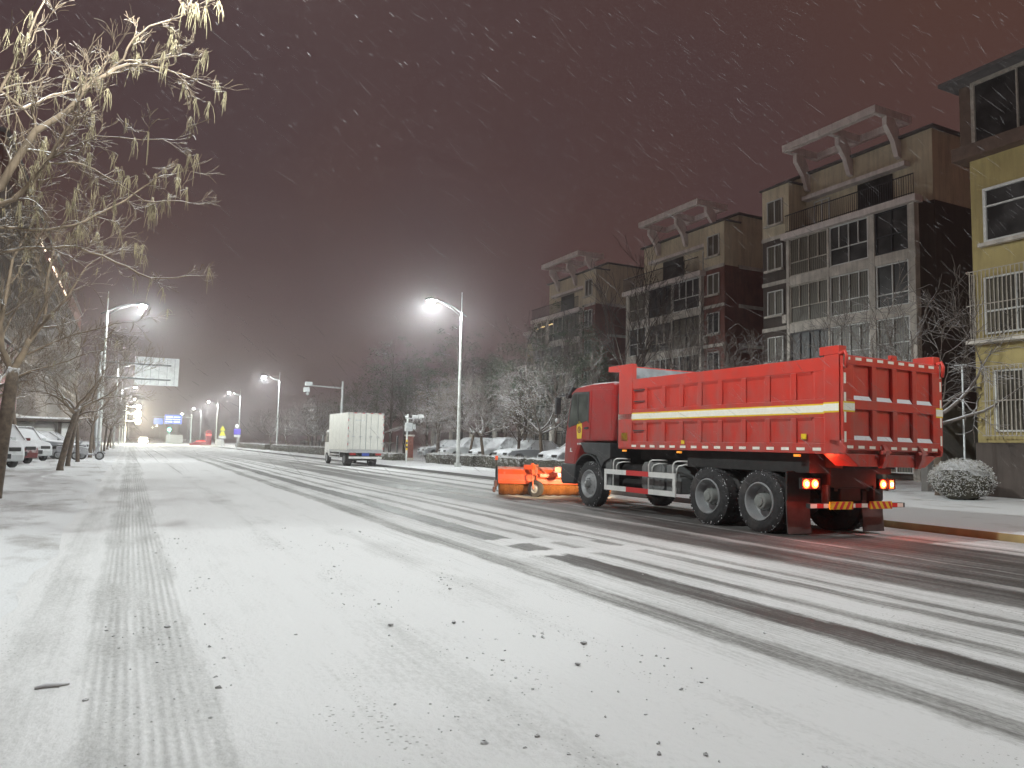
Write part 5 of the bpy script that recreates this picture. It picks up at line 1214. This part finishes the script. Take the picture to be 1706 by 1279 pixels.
    for s in (c0 + .02, mid - .13, c1 - .28):
        aa, bb = yr(s, s + .26)
        MB().prism([(.55, zc), (1.15, zc), (1.5, zc - .5), (1.72, zc - 1.2), (1.72, zc - 2.1), (1.45, zc - 2.0), (1.15, zc - 1.2), (.55, zc - .45)], aa, bb, 'y').build('roof_bracket', M['canopy'], e)
    # rain pipe on the end wall
    a, b_ = yr(0, w); ye = a - .08
    MB().tube([(5.2, ye, .1), (5.2, ye, 16.8)], .06, 8).build('rain_pipe', M['conc'], e)
    if seed != 1:
        for k in (1, 2, 3, 4, 5): MB().box(1.55, 13.05, a - .05, a, k * H + .1, k * H + .34).build('string_course', M['conc'], e)
    for s0, z in lit:
        aa, bb = yr(s0, s0 + .75); MB().box(.02, .08, aa, bb, z, z + .09).build('lit_lamp_strip', M['warmwin'], e)
    return e
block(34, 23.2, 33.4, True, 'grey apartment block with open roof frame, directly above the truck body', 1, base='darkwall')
block(36, 38.9, 50.1, False, 'middle apartment block with maroon end wall and white rain pipe', 2)
block(36.3, 55.6, 66.6, False, 'smaller apartment block with two lit strips, right of the nearest lamp', 3, lit=((7.3, 13.25), (8.9, 13.2), (10.2, 13.15)))
block(56, 96, 108, False, 'faint apartment block far behind the trees above the meter pole', 4)

YB = empty('yellow_building', (25, 1, .05), 0, 'ochre yellow building with barred windows and brown glazed top floor at the right edge', 'building')
MB().box(0, 12, -14, 14, 1.75, 11.3).build('wall', M['ochre'], YB)
MB().box(-.06, 12.05, -14.05, 14.05, 0, 1.75).build('plinth', M['darkwall'], YB)
M['brown'] = mat('brown_cladding', (.13, .085, .065), .7, 0, .2, 4)
MB().box(-.45, 12, -14, 14.35, 11.3, 11.75).build('top_ledge', M['brown'], YB)
MB().box(.0, 12, -14, 14.3, 11.75, 14.0).build('top_wall', M['brown'], YB)
MB().box(-.7, 12.3, -14.2, 14.6, 14.0, 14.12).build('roof', M['roof'], YB)
for a in (13.0, 8.6, 4.2, -.2): 
    window(YB, -.08, a - 3.6, a + .85, 11.75, 14.0, 3, .0, 'top_glazing', 'brown' if False else 'grille', t=.12)
    window(YB, -.085, a - 2.6, a + .55, 8.35, 10.2, 2, .66, sill=True, t=.09)
    window(YB, -.085, a - 2.4, a + .6, 5.3, 7.2, 3, .4); grille(YB, -.02, a - 2.7, a + .9, 5.1, 7.35, .5)
    window(YB, -.085, a - 2.3, a + .35, 2.1, 4.1, 3, 0); grille(YB, -.02, a - 2.5, a + .6, 1.95, 4.2, .35)
MB().box(-.52, -.02, 10.2, 14.0, 4.98, 5.08).build('balcony_slab', M['conc'], YB)
MB().tube([(-.35, 14.25, 0), (-.35, 14.25, 4.3)], .03, 8).tube([(-.55, 14.0, 4.3), (-.2, 14.6, 4.35)], .03, 6).build('rain_pipe', M['galv'], YB)
o = MB().box(25.3, 33.5, 17.0, 17.25, 0, 3.0).box(25.2, 33.6, 16.95, 17.3, 3.0, 3.1).build('boundary_wall', mat('grey_render', (.16, .15, .14), .85, snow=1, snow_lo=.5, snow_hi=.8), None)
tag(o, 'plain dark grey yard wall between the truck tail and the yellow building', 'wall')
# yard wall with railings behind the parked cars
o = empty('yard_fence', (28.5, 24, .05), 0, 'low grey wall with iron railings behind the snow-covered cars', 'fence')
g = MB().box(-.1, .1, 0, 50, 0, 1.25).box(-.15, .15, 0, 50, 1.25, 1.33); g.build('wall', mat('yard_wall', (.20, .18, .17), .85, snow=1, snow_lo=.5, snow_hi=.8), o)
g = MB(); y = 0
while y < 50: g.box(-.015, .015, y, y + .03, 1.33, 2.5); y += .2
g.box(-.02, .02, 0, 50, 2.4, 2.44).box(-.02, .02, 0, 50, 1.45, 1.49); g.build('railings', M['rail'], o)
for k in range(0, 51, 5): MB().box(-.22, .22, k - .2, k + .2, 0, 2.7).box(-.26, .26, k - .25, k + .25, 2.7, 2.8).build('pillar', M['conc'], o)

# brick pillars and iron fence posts past the hedge
pp = empty('brick_pillar', (19.3, 55.3, .05), 0, 'square red brick gate pillar with snowy cap, left of the meter pole', 'pillar')
MB().box(-.24, .24, -.24, .24, 0, 1.85).build('shaft', M['brick'], pp); MB().box(-.32, .32, -.32, .32, 1.85, 1.98).build('cap', M['conc'], pp, bev=.02); MB().box(-.28, .28, -.28, .28, 0, .2).build('foot', M['conc'], pp)
fp = empty('iron_fence', (19.2, 58, .05), 0, 'dark iron fence with slender posts left of the pale box truck', 'fence')
g = MB(); 
for k in range(0, 130): g.box(-.012, .012, k * .3, k * .3 + .02, .15, 1.35)
g.box(-.015, .015, 0, 39, 1.3, 1.34).box(-.015, .015, 0, 39, .2, .24); g.build('rail_panel', M['rail'], fp)
for k in range(0, 40, 4): MB().box(-.06, .06, k - .06, k + .06, 0, 1.9 if k % 8 == 0 else 1.5).build('post', M['rail'], fp)

# ---- left side
LB = empty('tall_building', (-10, 118, .03), 0, 'tall dark building behind the left trees with a dashed line of lights on its edge', 'building')
MB().box(-18, 0, -50, 50, 0, 24.8).build('wall', M['maroon'], LB); MB().box(-18.2, .3, -50.2, 50.2, 24.8, 25.1).build('roof', M['roof'], LB)
M['fin'] = mat('facade_fin', (.30, .27, .24), .7, 0, .15, 1)
g = MB()
for k in range(0, 99): g.box(.003, .28, -50 + k * 1.01, -49.88 + k * 1.01, 3.2, 21.5)
f_ = g.build('facade_fins', M['fin'], LB); f_['kind'] = 'stuff'
for z in (3.0, 8.4, 13.2, 18.0): MB().box(.002, .35, -50, 50, z, z + .35).build('string_course', M['fin'], LB)
for a, b_ in ((-27, -21.5), (-17, -15), (-12.5, -6), (-3, 1), (4, 8)): MB().box(.32, .42, a, b_, 21.85, 22.05).build('light_strip', M['led'], LB)
RB = empty('red_fronted_shop', (-8.3, 60, .03), 0, 'low shop front with dark red fascia behind the nearest left trunk', 'shop')
MB().box(-9, 0, -8, 9.6, 0, 7.9).build('wall', M['maroon'], RB); MB().box(.0, .16, -8, 9.5, 3.0, 5.2).build('fascia', M['redsign'], RB)
MB().box(-9.1, .3, -8.1, 9.7, 7.9, 8.1).build('roof', M['roof'], RB)
g = MB()
for k in range(8): g.box(.005, .12, -7.5 + k * 2, -7.2 + k * 2, 5.4, 7.8)
g.build('wall_panels', M['fin'], RB)
for k in range(5): MB().box(.01, .06, -7.4 + k * 3.3, -4.9 + k * 3.3, .3, 2.6).build('shop_window', M['glass'], RB)
KB = empty('roadside_shelter', (-10, 64, .03), 0, 'long pale walled shelter with flat dark roof behind the parked cars', 'shelter')
MB().box(-8, 6.2, 0, 3, 0, 2.35).build('wall', M['palewall'], KB); MB().box(-8.2, 6.5, -.7, 3.2, 2.38, 2.58).build('roof_edge', M['darkwall'], KB)
MB().box(-8.15, 6.45, -.65, 3.15, 2.58, 2.72).build('roof_snow', M['snow'], KB, bev=.04)
for x in (-3.0, 1.0, 5.2): MB().box(x, x + .22, -.45, -.25, 0, 2.38).build('post', M['darkwall'], KB)
MB().box(5.45, 6.15, -.03, -.002, .1, 2.3).build('pale_panel', M['white'], KB)
MB().box(1.6, 4.6, -.03, -.002, 1.45, 1.56).build('dark_strip', M['darkwall'], KB)

# bare sign board seen from behind, on a mast with two arms
G = empty('road_sign_mast', (-2.4, 66, .03), 0, 'large pale sign board seen from behind, held over the road by two arms', 'road sign')
MB().tube([(0, 0, 0), (0, 0, 8.0)], [.16, .11], 12).build('mast', M['galv'], G)
for z in (6.05, 7.22): MB().tube([(0, 0, z), (5.0, 0, z)], .075, 8).build('arm', M['armgrey'], G)
b_ = MB().prism([(2.45, 5.55), (5.50, 5.55), (5.58, 5.63), (5.58, 7.72), (5.50, 7.80), (2.45, 7.80), (2.37, 7.72), (2.37, 5.63)], .10, .14, 'y').build('board', M['signback'], G)
g = MB()
for x in (2.9, 3.5, 4.1, 4.7, 5.25): g.box(x, x + .035, .075, .098, 5.6, 7.75)
g.build('ribs', M['armgrey'], b_)
MB().box(2.37, 5.58, .05, .099, 5.55, 5.62).box(2.37, 5.58, .05, .099, 7.73, 7.80).box(2.37, 2.44, .05, .099, 5.62, 7.73).box(5.51, 5.58, .05, .099, 5.62, 7.73).build('rim', M['signback'], b_)

# camera pole behind the box truck
K = empty('camera_pole', (16.6, 66, .05), 0, 'bent pole with a traffic camera on its arm, behind the pale box truck', 'camera pole')
MB().tube([(0, 0, 0), (0, 0, 6.7)], [.13, .09], 10).build('pole', M['galv'], K)
MB().tube([(0, 0, 6.1), (-2.9, 0, 6.2)], [.08, .05], 8).build('arm', M['galv'], K)
MB().box(-3.3, -2.7, -.2, .2, 6.15, 6.5).box(-3.4, -2.9, -.15, .15, 5.6, 6.0).ball((-3.05, 0, 5.45), .16, 10).tube([(-3.0, 0, 6.1), (-3.05, 0, 5.5)], .04, 6).build('camera', M['galv'], K, bev=.02)
# meter pole with banded foot
Q = empty('meter_pole', (17.15, 49.7, .05), 0, 'short white pole with grey box, snowy instruments and yellow-black bands', 'meter pole')
MB().tube([(0, 0, 0), (0, 0, 3.35)], .06, 12).build('pole', M['pole'], Q)
g = MB()
for k in range(5): g.mi(k % 2).lathe([(.85 + k * .14, .064), (.99 + k * .14, .064)], (0, 0, 0), 'z', 14)
g.build('warning_bands', [M['yellow'], M['black']], Q)
MB().box(-.14, .34, -.16, .16, 2.15, 2.75).build('meter_box', M['galv'], Q, bev=.02)
MB().box(.40, .58, -.12, .12, 2.3, 2.65).build('small_box', M['galv'], Q, bev=.02)
MB().tube([(-.15, 0, 3.05), (1.05, 0, 3.05)], .035, 8).box(.35, .75, -.1, .1, 3.1, 3.3).box(.8, 1.15, -.12, .12, 3.12, 3.36).tube([(1.0, 0, 3.05), (1.1, 0, 2.85), (.95, 0, 2.8)], .03, 6).ball((-.1, 0, 3.15), .1, 8).build('instruments', mat('instrument_snowy', (.5, .5, .5), .6, snow=1, snow_lo=.0, snow_hi=.4), Q, bev=.01)

# signs and things far down the road
def post(e, h, r=.05, mt='galv'): return MB().tube([(0, 0, 0), (0, 0, h)], r, 8).build('post', M[mt], e)
s1 = empty('warning_sign', (12.25, 120, 0), 0, 'yellow triangular warning sign with a second yellow panel below, far right kerb', 'road sign'); post(s1, 3.3)
M['signyel'] = mat('sign_yellow', (.75, .72, .03), .5, 0, .05, 5); M['signvio'] = mat('sign_violet', (.14, .10, .55), .5, 0, .05, 5)
MB().prism([(-.42, 2.65), (.42, 2.65), (0, 3.4)], -.08, -.05, 'y').build('upper_panel', M['signyel'], s1)
MB().prism([(-.45, 1.9), (.45, 1.9), (.18, 2.55), (-.18, 2.55)], -.08, -.05, 'y').build('lower_panel', M['signyel'], s1)
MB().box(-.5, .5, -.08, -.05, 1.5, 1.85).build('white_panel', M['white'], s1)
s2 = empty('parking_sign', (13.15, 110, .05), 0, 'small violet sign with white plate under it, right kerb before the third lamp', 'road sign'); post(s2, 3.0)
MB().box(-.45, .45, -.08, -.05, 2.0, 2.8).build('violet_panel', M['signvio'], s2); MB().box(-.45, .45, -.08, -.05, 1.65, 1.95).build('white_panel', M['white'], s2)
MB().ball((-.1, -.05, 3.15), .32, 12, (.9, .3, 1)).build('round_panel', M['white'], s2)
s3 = empty('red_booth', (14.6, 170, 0), 0, 'red roadside booth with glowing red low barrier at the far crossing', 'booth')
MB().box(-.55, .55, -.5, .5, 0, 2.6).build('wall', M['redsign'], s3, bev=.03); MB().prism([(-.7, 2.6), (.7, 2.6), (.35, 3.2), (-.35, 3.2)], -.6, .6, 'y').build('roof', M['redsign'], s3); MB().box(-.5, .5, -.53, -.502, 2.1, 2.35).build('lit_panel', M['redled'], s3)
MB().prism([(-3.6, 0), (-.6, 0), (-.6, 1.2), (-1.6, 1.1), (-3.6, .3)], -.3, .0, 'y').build('barrier', M['redsign'], s3); MB().box(-2.4, -.6, -.33, -.302, .75, .9).build('lit_strip', M['redled'], s3)
s4 = empty('white_barrier', (15.9, 160, 0), 0, 'pale block barrier beside the red booth at the far crossing', 'barrier')
MB().prism([(-.9, 0), (.9, 0), (.75, 1.2), (-.75, 1.2)], -.3, .3, 'y').build('block', M['palewall'], s4, bev=.03); MB().box(-.7, .7, -.2, .2, 1.2, 1.27).build('snow_cap', M['snow'], s4)
s5 = empty('gantry_sign', (13.4, 205, 0), 0, 'blue direction sign lit over the road at the far crossing', 'road sign'); post(s5, 7.4, .16)
MB().tube([(0, 0, 6.6), (-9, 0, 6.6)], .1, 8).build('arm', M['galv'], s5)
bo = MB().box(-6.2, -2.2, -.15, -.10, 4.9, 7.2).build('board', M['blue'], s5); bo2 = MB().box(-8.6, -6.5, -.15, -.10, 4.7, 6.2).build('board', M['blue'], s5)
g = MB()
for z in (5.3, 5.9, 6.5): g.box(-5.9, -4.4, -.17, -.152, z, z + .22).box(-4.1, -2.6, -.17, -.152, z, z + .22)
g.build('lettering', emat('sign_white', (.8, .85, 1), .8), bo)
s6 = empty('traffic_light', (8.2, 200, 0), 0, 'green traffic signal on a post at the far crossing', 'traffic light'); post(s6, 3.0, .07)
MB().box(-.25, .25, -.1, .2, 2.9, 3.9).build('housing', M['black'], s6); MB().lathe([(0, 0), (0, .34), (.02, .36)], (0, -.14, 3.4), 'y', 16).build('lens', M['green'], s6)
pt('signal_glow', (8.2, 199.2, 3.4), 350, (.15, 1, .6), .3)
# hoarding across the far end
o = MB().box(8.0, 12.0, 212, 212.3, 0, 2.2).build('hoarding', M['palewall']); tag(o, 'long low pale hoarding beyond the far crossing', 'hoarding')

# ---- falling snow: flakes modelled as thin translucent motion streaks, uncountable
rnd = random.Random(77); g = MB(); fwd = Vector((math.sin(yaw), math.cos(yaw), .08)); rt = Vector((math.cos(yaw), -math.sin(yaw), 0))
for i in range(5000):
    d = 2.2 + 26 * rnd.random() ** 1.5; p = Vector((0, 0, 1.4)) + fwd * d + rt * rnd.uniform(-1.0, 1.0) * d * .85 + Vector((0, 0, rnd.uniform(-.12, .62) * d))
    if p.z < .1: continue
    L = rnd.uniform(.03, .10) * (1 + d * .03); r_ = rnd.uniform(.0006, .0017) * (1 + d * .05)
    v = (rt * rnd.uniform(.55, 1.0) + Vector((0, 0, -1)) * rnd.uniform(.45, .9) + fwd * rnd.uniform(-.3, .3)).normalized()
    g.tube([p - v * L / 2, p - v * L * .1, p + v * L * .25, p + v * L / 2], [r_ * .2, r_, r_ * .9, r_ * .2], 4, cap=False)
mt, n_, l_, b_ = nmat('snow_flake'); b_.inputs['Base Color'].default_value = (.8, .8, .82, 1); b_.inputs['Roughness'].default_value = 1
b_.inputs['Alpha'].default_value = .11
b_.inputs['Subsurface Weight'].default_value = 0
tag(g.build('falling_snow', mt), 'streaks of wind-driven snowflakes falling through the lamp light', None, None, 'stuff')

# ---- haze
g = MB().box(-300, 300, -95, 1300, -1.2, 27)
hm = bpy.data.materials.new('haze'); hm.use_nodes = True; n_, l_ = hm.node_tree.nodes, hm.node_tree.links
n_.clear(); out = n_.new('ShaderNodeOutputMaterial'); pv = n_.new('ShaderNodeVolumePrincipled')
pv.inputs['Color'].default_value = (.92, .86, .88, 1); pv.inputs['Density'].default_value = HAZE; pv.inputs['Anisotropy'].default_value = .78
l_.new(pv.outputs[0], out.inputs['Volume'])
tag(g.build('haze', hm), 'thin snowy haze glowing round the lamps', None, None, 'stuff')
